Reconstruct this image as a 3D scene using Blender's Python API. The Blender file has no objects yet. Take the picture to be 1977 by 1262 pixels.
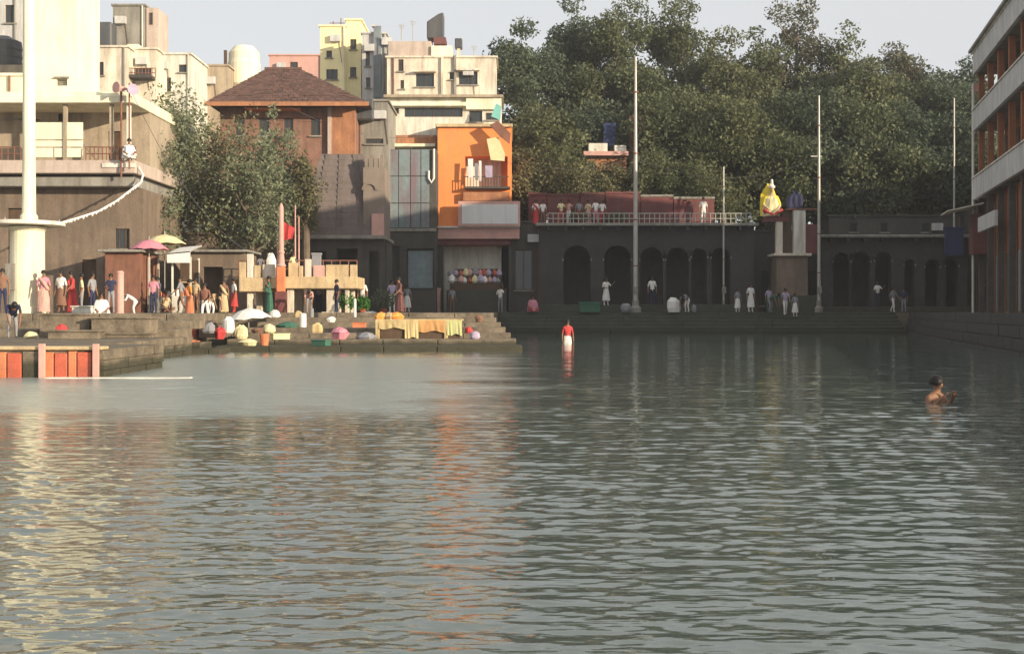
import bpy, bmesh, math, random
import numpy as np
from mathutils import Vector, Matrix
R = math.radians
rnd = random.Random(7)
nrs = np.random.RandomState(11)
SC = bpy.context.scene
C = SC.collection

# ------------------------------------------------------------------ camera, world, sun, exposure
FOC, CX, HY, HC = 2400.0, 988.5, 600.0, 2.3        # focal length in photo pixels, centre column, horizon row, eye height
cam_d = bpy.data.cameras.new("camera"); cam = bpy.data.objects.new("camera", cam_d); C.objects.link(cam)
cam.location = (0, 0, HC); cam.rotation_euler = (R(90), 0, 0)
cam_d.sensor_width = 36; cam_d.lens = 36 * FOC / 1977.0
cam_d.shift_y = -(631 - HY) / 1977.0
cam_d.clip_end = 6000; cam_d.clip_start = 0.1
SC.camera = cam
SC.view_settings.view_transform = 'Standard'; SC.view_settings.look = 'None'
SC.view_settings.gamma = 1.0; SC.view_settings.use_curve_mapping = False
SC.view_settings.exposure = 0.48
SUN_DIR = Vector((0.80, -0.60, 0)).normalized()     # horizontal direction towards the sun
SUN_EL = 12.0
w = bpy.data.worlds.new("World"); SC.world = w; w.use_nodes = True
nt = w.node_tree; nt.nodes.clear()
sky = nt.nodes.new('ShaderNodeTexSky'); sky.sky_type = 'NISHITA'; sky.sun_disc = False
sky.sun_elevation = R(SUN_EL); sky.sun_rotation = math.atan2(SUN_DIR.x, SUN_DIR.y)
sky.air_density = 1.0; sky.dust_density = 3.0; sky.ozone_density = 1.0; sky.altitude = 500
hs = nt.nodes.new('ShaderNodeHueSaturation'); hs.inputs['Saturation'].default_value = 0.35
mx = nt.nodes.new('ShaderNodeMix'); mx.data_type = 'RGBA'; mx.inputs[0].default_value = 0.7
mx.inputs[7].default_value = (6.6, 6.7, 6.85, 1)      # even pale haze that veils the whole sky
bg = nt.nodes.new('ShaderNodeBackground'); bg.inputs[1].default_value = 0.098
wo = nt.nodes.new('ShaderNodeOutputWorld')
nt.links.new(sky.outputs[0], hs.inputs['Color']); nt.links.new(hs.outputs[0], mx.inputs[6])
nt.links.new(mx.outputs[2], bg.inputs[0]); nt.links.new(bg.outputs[0], wo.inputs[0])
sl = bpy.data.lights.new("sun", 'SUN'); sl.energy = 4.8; sl.angle = R(0.6); sl.color = (1.0, 0.83, 0.60)
so = bpy.data.objects.new("sun", sl); C.objects.link(so)
d = Vector((SUN_DIR.x * math.cos(R(SUN_EL)), SUN_DIR.y * math.cos(R(SUN_EL)), math.sin(R(SUN_EL))))
so.rotation_euler = d.to_track_quat('Z', 'Y').to_euler(); so.location = (40, -40, 30)

# ------------------------------------------------------------------ helpers
def X(px, Y): return (px - CX) / FOC * Y
def X2PX(x, Y): return x / Y * FOC + CX
def Z(py, Y): return HC + (HY - py) / FOC * Y

MATS = {}
def mat(name, col, rough=0.85, var=0.25, scale=1.0, bump=0.15, dirt=None, dirt_amt=0.4, metal=0.0, spec=0.3, island=0.0, streak=True, tide=False):
    """weathered surface: base colour with broad mottling, fine grain and run-down stains"""
    if name in MATS: return MATS[name]
    m = bpy.data.materials.new(name); m.use_nodes = True; n = m.node_tree.nodes; l = m.node_tree.links
    b = n['Principled BSDF']; b.inputs['Roughness'].default_value = rough; b.inputs['Metallic'].default_value = metal
    b.inputs['Specular IOR Level'].default_value = spec
    geo = n.new('ShaderNodeNewGeometry')
    n1 = n.new('ShaderNodeTexNoise'); n1.inputs['Scale'].default_value = 0.7 * scale; n1.inputs['Detail'].default_value = 8; n1.inputs['Roughness'].default_value = 0.65
    l.new(geo.outputs['Position'], n1.inputs['Vector'])
    n2 = n.new('ShaderNodeTexNoise'); n2.inputs['Scale'].default_value = 9 * scale; n2.inputs['Detail'].default_value = 6
    l.new(geo.outputs['Position'], n2.inputs['Vector'])
    mr = n.new('ShaderNodeMapRange'); mr.inputs[1].default_value = 0.3; mr.inputs[2].default_value = 0.7
    mr.inputs[3].default_value = 1 - var; mr.inputs[4].default_value = 1 + var * 0.6; l.new(n1.outputs[0], mr.inputs[0])
    mr2 = n.new('ShaderNodeMapRange'); mr2.inputs[1].default_value = 0.3; mr2.inputs[2].default_value = 0.7
    mr2.inputs[3].default_value = 1 - var * 0.5; mr2.inputs[4].default_value = 1 + var * 0.4; l.new(n2.outputs[0], mr2.inputs[0])
    mul = n.new('ShaderNodeMath'); mul.operation = 'MULTIPLY'; l.new(mr.outputs[0], mul.inputs[0]); l.new(mr2.outputs[0], mul.inputs[1])
    last = mul.outputs[0]
    if island:
        mi = n.new('ShaderNodeMapRange'); mi.inputs[3].default_value = 1 - island; mi.inputs[4].default_value = 1 + island
        l.new(geo.outputs['Random Per Island'], mi.inputs[0]); m3 = n.new('ShaderNodeMath'); m3.operation = 'MULTIPLY'
        l.new(last, m3.inputs[0]); l.new(mi.outputs[0], m3.inputs[1]); last = m3.outputs[0]
    vm = n.new('ShaderNodeVectorMath'); vm.operation = 'SCALE'; vm.inputs[0].default_value = col; l.new(last, vm.inputs['Scale'])
    out = vm.outputs[0]
    if dirt is not None:
        mp = n.new('ShaderNodeMapping'); mp.inputs['Scale'].default_value = (1.6, 1.6, 0.22) if streak else (1, 1, 1)
        l.new(geo.outputs['Position'], mp.inputs[0])
        n3 = n.new('ShaderNodeTexNoise'); n3.inputs['Scale'].default_value = 1.1 * scale; n3.inputs['Detail'].default_value = 9; n3.inputs['Roughness'].default_value = 0.72
        l.new(mp.outputs[0], n3.inputs['Vector'])
        r3 = n.new('ShaderNodeMapRange'); r3.inputs[1].default_value = 0.44; r3.inputs[2].default_value = 0.64
        r3.inputs[4].default_value = dirt_amt; l.new(n3.outputs[0], r3.inputs[0])
        mm = n.new('ShaderNodeMix'); mm.data_type = 'RGBA'; l.new(r3.outputs[0], mm.inputs[0]); l.new(out, mm.inputs[6]); mm.inputs[7].default_value = (*dirt, 1)
        out = mm.outputs[2]
    if tide:      # wet, algae-dark line left by the river on whatever stands in it
        sz = n.new('ShaderNodeSeparateXYZ'); l.new(geo.outputs['Position'], sz.inputs[0])
        tn = n.new('ShaderNodeMath'); tn.operation = 'MULTIPLY_ADD'; tn.inputs[1].default_value = -0.5; l.new(n1.outputs[0], tn.inputs[0]); l.new(sz.outputs[2], tn.inputs[2])
        tr = n.new('ShaderNodeMapRange'); tr.inputs[1].default_value = 0.80; tr.inputs[2].default_value = 0.94; tr.inputs[3].default_value = 0.85; tr.inputs[4].default_value = 0.0; l.new(tn.outputs[0], tr.inputs[0])
        tm = n.new('ShaderNodeMix'); tm.data_type = 'RGBA'; l.new(tr.outputs[0], tm.inputs[0]); l.new(out, tm.inputs[6]); tm.inputs[7].default_value = (0.035, 0.036, 0.022, 1); out = tm.outputs[2]
    l.new(out, b.inputs['Base Color'])
    if bump:
        bp = n.new('ShaderNodeBump'); bp.inputs['Strength'].default_value = bump; bp.inputs['Distance'].default_value = 0.05
        l.new(n2.outputs[0], bp.inputs['Height']); l.new(bp.outputs[0], b.inputs['Normal'])
    MATS[name] = m; return m

def glass(name='window glass', col=(0.03, 0.04, 0.045)):
    if name in MATS: return MATS[name]
    m = bpy.data.materials.new(name); m.use_nodes = True; b = m.node_tree.nodes['Principled BSDF']
    b.inputs['Base Color'].default_value = (*col, 1); b.inputs['Roughness'].default_value = 0.08
    b.inputs['Specular IOR Level'].default_value = 0.6
    MATS[name] = m; return m

def tree_mat(name, c1, c2):
    if name in MATS: return MATS[name]
    m = bpy.data.materials.new(name); m.use_nodes = True; n = m.node_tree.nodes; l = m.node_tree.links
    n.clear(); o = n.new('ShaderNodeOutputMaterial'); geo = n.new('ShaderNodeNewGeometry')
    nz = n.new('ShaderNodeTexNoise'); nz.inputs['Scale'].default_value = 0.45; nz.inputs['Detail'].default_value = 3; l.new(geo.outputs['Position'], nz.inputs['Vector'])
    ad = n.new('ShaderNodeMath'); ad.operation = 'MULTIPLY_ADD'; ad.inputs[1].default_value = 0.55; l.new(geo.outputs['Random Per Island'], ad.inputs[0])
    s = n.new('ShaderNodeMath'); s.operation = 'MULTIPLY_ADD'; s.inputs[1].default_value = 1.6; s.inputs[2].default_value = -0.58; l.new(nz.outputs[0], s.inputs[0]); l.new(s.outputs[0], ad.inputs[2])
    cl = n.new('ShaderNodeClamp'); l.new(ad.outputs[0], cl.inputs[0])
    mx = n.new('ShaderNodeMix'); mx.data_type = 'RGBA'; l.new(cl.outputs[0], mx.inputs[0]); mx.inputs[6].default_value = (*c1, 1); mx.inputs[7].default_value = (*c2, 1)
    df = n.new('ShaderNodeBsdfPrincipled'); df.inputs['Roughness'].default_value = 0.6; df.inputs['Specular IOR Level'].default_value = 0.25; l.new(mx.outputs[2], df.inputs['Base Color'])
    tr = n.new('ShaderNodeBsdfTranslucent'); l.new(mx.outputs[2], tr.inputs[0])
    ms = n.new('ShaderNodeMixShader'); ms.inputs[0].default_value = 0.3; l.new(df.outputs[0], ms.inputs[1]); l.new(tr.outputs[0], ms.inputs[2]); l.new(ms.outputs[0], o.inputs[0])
    MATS[name] = m; return m

# weathered materials
DK = (0.10, 0.085, 0.065)
M = dict(
 cream=mat('cream lime plaster', (0.86, 0.82, 0.62), 0.8, 0.10, 0.6, 0.08, (0.52, 0.46, 0.33), 0.6),
 white=mat('weathered white paint', (0.72, 0.70, 0.62), 0.8, 0.12, 1, 0.1, (0.36, 0.32, 0.26), 0.75),
 pale=mat('pale beige plaster', (0.74, 0.67, 0.55), 0.88, 0.2, 1, 0.12, (0.34, 0.29, 0.23), 0.8),
 pink=mat('pinkish grey plaster', (0.52, 0.43, 0.37), 0.88, 0.16, 1, 0.12, (0.28, 0.22, 0.18), 0.5),
 beige=mat('dusty beige plaster', (0.42, 0.35, 0.26), 0.9, 0.2, 1, 0.15, (0.17, 0.13, 0.10), 0.6),
 yellow=mat('faded yellow plaster', (0.88, 0.80, 0.46), 0.85, 0.10, 1, 0.1, (0.66, 0.55, 0.36), 0.4),
 concrete=mat('stained grey concrete', (0.30, 0.285, 0.25), 0.92, 0.22, 1, 0.2, (0.10, 0.09, 0.075), 0.6),
 darkc=mat('dark grey concrete', (0.085, 0.08, 0.072), 0.92, 0.25, 1, 0.2, (0.05, 0.045, 0.04), 0.5),  # dark concrete throughout, with darker vertical streaks
 redw=mat('red brown washed wall', (0.28, 0.155, 0.115), 0.92, 0.25, 1.2, 0.15, (0.12, 0.075, 0.06), 0.6),
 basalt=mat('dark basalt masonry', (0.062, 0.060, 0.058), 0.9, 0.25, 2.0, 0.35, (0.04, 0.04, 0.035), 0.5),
 brown=mat('brown washed plaster', (0.21, 0.16, 0.12), 0.92, 0.22, 1, 0.15, (0.09, 0.07, 0.055), 0.55),
 stone=mat('greyish temple stone', (0.19, 0.155, 0.145), 0.92, 0.2, 1.5, 0.3, (0.11, 0.10, 0.09), 0.5),
 stonel=mat('light temple stone', (0.25, 0.205, 0.175), 0.92, 0.2, 1.5, 0.3, (0.18, 0.15, 0.12), 0.5),
 step=mat('worn ghat stone', (0.20, 0.165, 0.12), 0.8, 0.35, 1.5, 0.35, (0.07, 0.055, 0.04), 0.75, island=0.2, streak=False, tide=True),
 stepd=mat('dark greenish ghat stone', (0.055, 0.060, 0.048), 0.65, 0.3, 1.5, 0.3, (0.045, 0.05, 0.035), 0.6, island=0.15, streak=False, tide=True),  # ghat stone in a darker, greener tone
 orange=mat('bright orange paint', (0.88, 0.30, 0.085), 0.7, 0.12, 1, 0.06, (0.78, 0.24, 0.11), 0.6),
 redp=mat('faded red paint', (0.52, 0.12, 0.07), 0.75, 0.3, 2.5, 0.2, (0.32, 0.14, 0.10), 0.55),
 saff=mat('saffron red paint', (0.68, 0.22, 0.10), 0.75, 0.3, 2.5, 0.2, (0.40, 0.20, 0.13), 0.55),
 maroon=mat('maroon painted masonry', (0.17, 0.055, 0.055), 0.85, 0.25, 1, 0.12, (0.13, 0.09, 0.08), 0.6),
 pinkb=mat('pink painted masonry', (0.62, 0.36, 0.31), 0.85, 0.15, 1, 0.1, (0.4, 0.27, 0.23), 0.5),
 brick=mat('burnt orange brick wall', (0.44, 0.205, 0.105), 0.9, 0.25, 1.5, 0.2, (0.20, 0.10, 0.07), 0.6),
 rbrick=mat('rust red rendered wall', (0.34, 0.125, 0.06), 0.85, 0.3, 0.8, 0.15, (0.15, 0.08, 0.05), 0.6),
 band=mat('grey white parapet paint', (0.56, 0.56, 0.55), 0.85, 0.14, 1, 0.1, (0.28, 0.27, 0.25), 0.55),
 tile=mat('old clay roof tiles', (0.145, 0.08, 0.065), 0.9, 0.25, 3, 0.3, (0.08, 0.06, 0.05), 0.6, island=0.25),
 gold=mat('ochre painted concrete', (0.60, 0.46, 0.27), 0.85, 0.25, 1.5, 0.15, (0.30, 0.22, 0.14), 0.75),
 tank=mat('grey black tank plastic', (0.07, 0.075, 0.085), 0.5, 0.15, 1, 0.03, (0.2, 0.19, 0.17), 0.3),
 metal=mat('galvanised pole steel', (0.50, 0.49, 0.45), 0.5, 0.15, 2, 0.03, (0.25, 0.22, 0.18), 0.4, metal=0.35),
 rust=mat('rusty painted iron', (0.24, 0.11, 0.075), 0.7, 0.2, 3, 0.1, (0.10, 0.05, 0.03), 0.5),
 bluep=mat('blue grey sheet cladding', (0.19, 0.25, 0.27), 0.55, 0.25, 0.6, 0.05, (0.20, 0.10, 0.12), 0.7),
 blue=mat('faded blue cloth', (0.03, 0.045, 0.11), 0.9, 0.2, 2, 0.1),
 wood=mat('dark old timber', (0.11, 0.07, 0.045), 0.8, 0.25, 3, 0.15, (0.05, 0.035, 0.025), 0.5),
 cw=mat('white cotton cloth', (0.76, 0.74, 0.70), 0.9, 0.10, 4, 0.1),
 cp=mat('pink cloth', (0.60, 0.24, 0.30), 0.9, 0.12, 4, 0.1),
 cy=mat('yellow cloth', (0.80, 0.62, 0.06), 0.9, 0.15, 4, 0.1),
 cyl=mat('cream yellow cloth', (0.72, 0.65, 0.38), 0.9, 0.15, 4, 0.1),
 co=mat('orange cloth', (0.78, 0.33, 0.08), 0.9, 0.15, 4, 0.1),
 ocl=mat('soiled ochre cloth', (0.58, 0.46, 0.24), 0.95, 0.25, 3, 0.3, (0.35, 0.25, 0.12), 0.7), oco=mat('soiled orange cloth', (0.60, 0.33, 0.13), 0.95, 0.25, 3, 0.3, (0.35, 0.2, 0.1), 0.6), ogr=mat('yellow green cloth', (0.50, 0.50, 0.24), 0.95, 0.2, 3, 0.3),
 cr=mat('red cloth', (0.50, 0.06, 0.06), 0.9, 0.15, 4, 0.1),
 cg=mat('green cloth', (0.05, 0.14, 0.095), 0.9, 0.15, 4, 0.1),
 cb=mat('navy cloth', (0.03, 0.035, 0.08), 0.9, 0.15, 4, 0.1),
 cgr=mat('grey cloth', (0.26, 0.26, 0.28), 0.9, 0.15, 4, 0.1),
 cbr=mat('brown cloth', (0.22, 0.12, 0.08), 0.9, 0.15, 4, 0.1),
 clv=mat('lavender cloth', (0.42, 0.36, 0.48), 0.9, 0.15, 4, 0.1),
 skin=mat('brown skin', (0.24, 0.125, 0.075), 0.6, 0.08, 4, 0.02),
 hair=mat('black hair', (0.012, 0.010, 0.009), 0.5, 0.1, 8, 0.1),
 sign=mat('white enamel sign board', (0.70, 0.70, 0.70), 0.5, 0.07, 1, 0.02, (0.5, 0.48, 0.47), 0.4),
 ground=mat('dusty bank ground', (0.20, 0.17, 0.125), 0.95, 0.3, 0.5, 0.3, (0.10, 0.085, 0.06), 0.5, streak=False),
 bark=mat('grey brown bark', (0.15, 0.115, 0.085), 0.9, 0.3, 3, 0.4),
 inside=mat('unlit interior plaster', (0.06, 0.055, 0.05), 0.95, 0.2, 1, 0.0),
)
M['glass'] = glass(); M['leafA'] = tree_mat('dusty green leaves', (0.055, 0.070, 0.036), (0.18, 0.205, 0.105))
M['leafB'] = tree_mat('dark green leaves', (0.042, 0.062, 0.042), (0.13, 0.165, 0.10))
M['leafC'] = tree_mat('olive green leaves', (0.050, 0.064, 0.030), (0.185, 0.200, 0.098))
M['leafD'] = tree_mat('dry greyish leaves', (0.07, 0.07, 0.045), (0.20, 0.20, 0.13))

ORG = {}
def oname(o): return Vector(ORG.get(o.name, (0, 0, 0)))
class MB:
    """collects geometry in world coordinates, links it as one mesh"""
    def __init__(s): s.v = []; s.f = []; s.mi = []
    def add(s, vs, fs, mi=0):
        k = len(s.v); s.v += [tuple(v) for v in vs]; s.f += [tuple(i + k for i in f) for f in fs]; s.mi += [mi] * len(fs); return s
    def box(s, x0, x1, y0, y1, z0, z1, mi=0):
        return s.add([(x0,y0,z0),(x1,y0,z0),(x1,y1,z0),(x0,y1,z0),(x0,y0,z1),(x1,y0,z1),(x1,y1,z1),(x0,y1,z1)],
                     [(0,3,2,1),(4,5,6,7),(0,1,5,4),(1,2,6,5),(2,3,7,6),(3,0,4,7)], mi)
    def tube(s, pts, rad, n=8, caps=True, mi=0):
        pts = [Vector(p) for p in pts]; rings = []
        if not isinstance(rad, (list, tuple)): rad = [rad] * len(pts)
        vs = []
        for i, p in enumerate(pts):
            t = (pts[min(i+1, len(pts)-1)] - pts[max(i-1, 0)]).normalized()
            a = t.cross(Vector((0, 1, 0.13))).normalized(); b = t.cross(a)
            for k in range(n):
                an = 2 * math.pi * k / n; vs.append(p + (a * math.cos(an) + b * math.sin(an)) * rad[i])
        fs = []
        for i in range(len(pts) - 1):
            for k in range(n):
                k2 = (k + 1) % n; fs.append((i*n+k, i*n+k2, (i+1)*n+k2, (i+1)*n+k))
        if caps: fs += [tuple(range(n))[::-1], tuple((len(pts)-1)*n + k for k in range(n))]
        return s.add(vs, fs, mi)
    def lathe(s, c, prof, n=16, mi=0, sx=1.0, sy=1.0, wob=0.0, seed=0):
        rr = random.Random(seed); vs = []; fs = []
        w = [1 + rr.uniform(-wob, wob) for _ in range(n)]
        for r, z in prof:
            for k in range(n):
                a = 2 * math.pi * k / n; jr = 1+rr.uniform(-wob, wob)*.8; vs.append((c[0] + r*w[k]*jr*sx*math.cos(a), c[1] + r*w[k]*jr*sy*math.sin(a), c[2] + z*(1+rr.uniform(-wob, wob)*.5)))
        for i in range(len(prof) - 1):
            for k in range(n):
                k2 = (k+1) % n; fs.append((i*n+k, i*n+k2, (i+1)*n+k2, (i+1)*n+k))
        fs += [tuple(range(n))[::-1], tuple((len(prof)-1)*n + k for k in range(n))]
        return s.add(vs, fs, mi)
    def prism(s, poly, y0, y1, mi=0):
        n = len(poly); vs = [(x, y0, z) for x, z in poly] + [(x, y1, z) for x, z in poly]
        fs = [tuple(range(n)), tuple(range(2*n-1, n-1, -1))] + [(k, k+n, (k+1) % n + n, (k+1) % n) for k in range(n)]
        return s.add(vs, fs, mi)
    def holed(s, x0, x1, y0, t, z0, z1, holes, mi=0):
        """a wall slab facing -Y, y0..y0+t, with rectangular openings"""
        xs = sorted({x0, x1, *[h[0] for h in holes], *[h[1] for h in holes]}); zs = sorted({z0, z1, *[h[2] for h in holes], *[h[3] for h in holes]})
        def hole(a, b): return any(h[0] - 1e-6 < a < h[1] + 1e-6 and h[2] - 1e-6 < b < h[3] + 1e-6 for h in holes)
        for i in range(len(xs)-1):
            for j in range(len(zs)-1):
                if not hole((xs[i]+xs[i+1])/2, (zs[j]+zs[j+1])/2):
                    s.add([(xs[i],y0,zs[j]),(xs[i+1],y0,zs[j]),(xs[i+1],y0,zs[j+1]),(xs[i],y0,zs[j+1])], [(0,1,2,3)], mi)
        for (a, b, c, d_) in holes:
            s.add([(a,y0,c),(b,y0,c),(b,y0,d_),(a,y0,d_),(a,y0+t,c),(b,y0+t,c),(b,y0+t,d_),(a,y0+t,d_)], [(0,4,5,1),(1,5,6,2),(2,6,7,3),(3,7,4,0)], mi)
        s.add([(x0,y0,z0),(x1,y0,z0),(x1,y0,z1),(x0,y0,z1),(x0,y0+t,z0),(x1,y0+t,z0),(x1,y0+t,z1),(x0,y0+t,z1)], [(0,3,7,4),(1,5,6,2),(3,2,6,7),(0,4,5,1)], mi)
        return s
    def build(s, name, m, parent=None, loc=None, local=False, bevel=0):
        me = bpy.data.meshes.new(name)
        org = Vector(loc) if loc is not None else (oname(parent) if parent is not None and not local else Vector((0, 0, 0)))
        me.from_pydata([tuple(Vector(v) - org) for v in s.v], [], s.f); me.update()
        for mm in (m if isinstance(m, (list, tuple)) else [m]): me.materials.append(mm)
        if isinstance(m, (list, tuple)): me.polygons.foreach_set('material_index', s.mi)
        o = bpy.data.objects.new(name, me); C.objects.link(o)
        if parent is not None: o.parent = parent; ORG[o.name] = tuple(org)
        elif loc is not None: o.location = loc; ORG[o.name] = tuple(org)
        if bevel:
            bv = o.modifiers.new('bevel', 'BEVEL'); bv.width = bevel; bv.segments = 1; bv.limit_method = 'ANGLE'
        return o

def thing(name, label, cat, loc, group=None, rz=0):
    o = bpy.data.objects.new(name, None); C.objects.link(o); o.location = loc; o.rotation_euler = (0, 0, rz)
    o['label'] = label; o['category'] = cat
    if group: o['group'] = group
    ORG[o.name] = tuple(loc); return o
def tag(o, label=None, cat=None, group=None, kind=None):
    if label: o['label'] = label
    if cat: o['category'] = cat
    if group: o['group'] = group
    if kind: o['kind'] = kind
    return o
def clone(o, parent=None):
    c = o.copy(); C.objects.link(c)
    if parent is not None: c.parent = parent
    for ch in o.children: clone(ch, c)
    return c
def setmat(o, m):
    o.material_slots[0].link = 'OBJECT'; o.material_slots[0].material = m

def window(root, px0, px1, py0, py1, Y, inset=0.12, frame=None, panes=2, sill=True, name='window'):
    """a window part with its frame; panes, sill and glazing bar as sub-parts, standing inside its opening"""
    x0, x1, z0, z1 = X(px0, Y), X(px1, Y), Z(py1, Y), Z(py0, Y); f = 0.06
    mb = MB(); y = Y + inset
    mb.box(x0, x1, y-0.03, y+0.03, z0, z0+f); mb.box(x0, x1, y-0.03, y+0.03, z1-f, z1)
    mb.box(x0, x0+f, y-0.03, y+0.03, z0+f, z1-f); mb.box(x1-f, x1, y-0.03, y+0.03, z0+f, z1-f)
    for k in range(1, panes):
        xm = x0 + (x1-x0)*k/panes; mb.box(xm-0.025, xm+0.025, y-0.025, y+0.025, z0+f, z1-f)
    wf = mb.build(name, frame or M['wood'], root)
    for k in range(panes):
        a = x0 + (x1-x0)*k/panes; b = x0 + (x1-x0)*(k+1)/panes
        MB().box(a+0.03, b-0.03, y+0.005, y+0.015, z0+f*.9, z1-f*.9).build('pane', M['glass'], wf)
    if sill: MB().box(x0-0.1, x1+0.1, Y-0.14, Y+0.02, z0-0.09, z0-0.003).build('sill', M['concrete'], wf)
    return wf

def block(name, label, cat, px0, px1, py0, py1, Y, depth, m, holes=(), group=None, base=None, frame=None, roofbits=True, panes=2, cap=True):
    """a plain rectangular building: holed front wall, body, windows in the openings, parapet cap"""
    x0, x1, z1 = X(px0, Y), X(px1, Y), Z(py0, Y); z0 = Z(py1, Y) if base is None else base
    r = thing(name, label, cat, ((x0+x1)/2, Y, z0), group)
    hs_ = [(X(a, Y), X(b, Y), Z(d_, Y), Z(c, Y)) for (a, b, c, d_) in holes]
    mb = MB(); mb.holed(x0, x1, Y, 0.25, z0, z1, hs_)
    mb.box(x0+0.004, x1-0.004, Y+0.25, Y+depth, z0, z1-0.004); mb.build('wall', m, r)
    for (a, b, c, d_) in holes: window(r, a, b, c, d_, Y, panes=panes, frame=frame)
    rb = random.Random(int(px0)*7+int(py0)); dp_ = (x1-x0) > 1.6
    if dp_:
        xp = x0+(x1-x0)*rb.choice((.06, .94)); MB().tube([(xp, Y-.09, z1), (xp, Y-.09, z0)], .055, 6).build('drain_pipe', M[rb.choice(('concrete', 'rust', 'white'))], r)
        if cap and Y > 80:
            xa_ = x0+(x1-x0)*rb.uniform(.2, .8); za_ = z1-rb.uniform(.5, .9); MB().box(xa_-.4, xa_+.4, Y-.38, Y-.003, za_-.55, za_).build('air_conditioner', M['band'], r, bevel=.02)
            MB().tube([(xa_+.3, Y-.05, za_-.55), (xa_+.5, Y-.05, za_-2.2)], .02, 5).build('cable', M['wood'], r)
    if cap: MB().box(x0-0.12, x1+0.12, Y-0.12, Y+depth+0.1, z1, z1+0.14).build('parapet_coping', m, r)
    return r

def rail(px0, px1, pyt, pyb, Y, m, n, parent, name='railing', r=0.03):
    x0, x1, zt, zb = X(px0, Y), X(px1, Y), Z(pyt, Y), Z(pyb, Y); mb = MB()
    for z in (zt, (zt+zb)/2): mb.tube([(x0, Y, z), (x1, Y, z)], r, 6)
    for k in range(n+1):
        x = x0+(x1-x0)*k/n; mb.tube([(x, Y, zb), (x, Y, zt)], r, 6)
    return mb.build(name, m, parent)

# ------------------------------------------------------------------ ground, water
GZ = 2.2          # top of the bank
WL = 0.80         # water level
def shore(y): return 10.42 - 2.2 + 0.224 * y      # edge of the right-hand quay
XC = X(940, 46)                                  # right end of the middle steps
polys = [[(-1400, 1600), (-900, 84), (900, 84), (1400, 1600)], [(-900, 47.6), (-13.2, 47.6), (-13.2, 84), (-900, 84)],
         [(-13.2, 59.2), (XC, 59.2), (XC, 84), (-13.2, 84)], [(shore(84), 84), (shore(-30), -30), (900, -30), (900, 84)]]
bm = bmesh.new()
for pl in polys:
    tv = [bm.verts.new((x, y, GZ)) for x, y in pl]; lo = [bm.verts.new((x, y, -2)) for x, y in pl]
    bm.faces.new(tv)
    for i in range(4): bm.faces.new((tv[i], lo[i], lo[(i+1) % 4], tv[(i+1) % 4]))
bmesh.ops.recalc_face_normals(bm, faces=bm.faces)
me = bpy.data.meshes.new('ground'); bm.to_mesh(me); bm.free(); me.materials.append(M['ground'])
tag(bpy.data.objects.new('ground', me), kind='structure'); C.objects.link(bpy.data.objects['ground'])
tag(MB().box(-300, 5.5, -60, 1.0, -2, 0.9).build('pavement', M['step']), kind='structure')

# water: a swell and chop of many wavelets laid as real relief, finer ripples as bump
rows = 1050; cols = 600
Yr = 3.8 * (92 / 3.8) ** (np.arange(rows) / (rows - 1)); U = np.linspace(-0.58, 0.50, cols)
YY = np.repeat(Yr[:, None], cols, 1); XX = U[None, :] * (YY + 2)
dY = np.gradient(Yr)[:, None]
H = np.zeros_like(XX)
for k in range(90):
    lam = 0.068 * (13 ** (k / 89.0)) * nrs.uniform(0.9, 1.1)
    th = nrs.normal(0, 0.30 + 0.22 * (lam < .3)) + math.pi / 2 + (0.16 if k % 2 else -0.12)
    kx, ky = math.cos(th) * 2*math.pi/lam, math.sin(th) * 2*math.pi/lam
    amp = 0.0024 * lam ** 0.95 * (1.0 if lam < .26 else (.26 / lam) ** 1.15)
    att = np.clip((lam / dY - 2.0) / 2.5, 0, 1)
    H += amp * att * np.sin(kx * XX + ky * YY + nrs.uniform(0, 6.28))
gx = sum(np.sin(XX * a + YY * b + c) for a, b, c in ((.21, .33, 1), (-.13, .47, 2), (.37, -.19, 4), (.08, .9, 5))) / 4
H *= (1.0 + 0.55 * gx)
H[:2] = 0
wm = bpy.data.meshes.new('water'); nv = rows * cols
wm.vertices.add(nv); wm.vertices.foreach_set('co', np.stack([XX, YY, H + WL], -1).astype(np.float32).ravel())
ii = (np.arange(rows-1)[:, None] * cols + np.arange(cols-1)[None, :]).ravel()
q = np.stack([ii, ii+1, ii+cols+1, ii+cols], -1).astype(np.int32); nf = len(q)
wm.loops.add(nf*4); wm.loops.foreach_set('vertex_index', q.ravel())
wm.polygons.add(nf); wm.polygons.foreach_set('loop_start', np.arange(0, nf*4, 4, dtype=np.int32)); wm.polygons.foreach_set('loop_total', np.full(nf, 4, np.int32))
wm.polygons.foreach_set('use_smooth', np.ones(nf, bool)); wm.update()
WM = bpy.data.materials.new('river water'); WM.use_nodes = True; n = WM.node_tree.nodes; l = WM.node_tree.links
b = n['Principled BSDF']; b.inputs['IOR'].default_value = 1.8; b.inputs['Specular IOR Level'].default_value = 0.5
geo = n.new('ShaderNodeNewGeometry')
sep = n.new('ShaderNodeSeparateXYZ'); l.new(geo.outputs['Position'], sep.inputs[0])
def mr(src, a, b_, c, d_, smooth=True):
    x = n.new('ShaderNodeMapRange'); x.interpolation_type = 'SMOOTHSTEP' if smooth else 'LINEAR'
    x.inputs[1].default_value = a; x.inputs[2].default_value = b_; x.inputs[3].default_value = c; x.inputs[4].default_value = d_; l.new(src, x.inputs[0]); return x.outputs[0]
def mth(op, a, b_):
    x = n.new('ShaderNodeMath'); x.operation = op
    for i, v in enumerate((a, b_)):
        if isinstance(v, (int, float)): x.inputs[i].default_value = v
        else: l.new(v, x.inputs[i])
    return x.outputs[0]
wn = n.new('ShaderNodeTexNoise'); wn.inputs['Scale'].default_value = 0.25; wn.inputs['Detail'].default_value = 4
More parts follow.
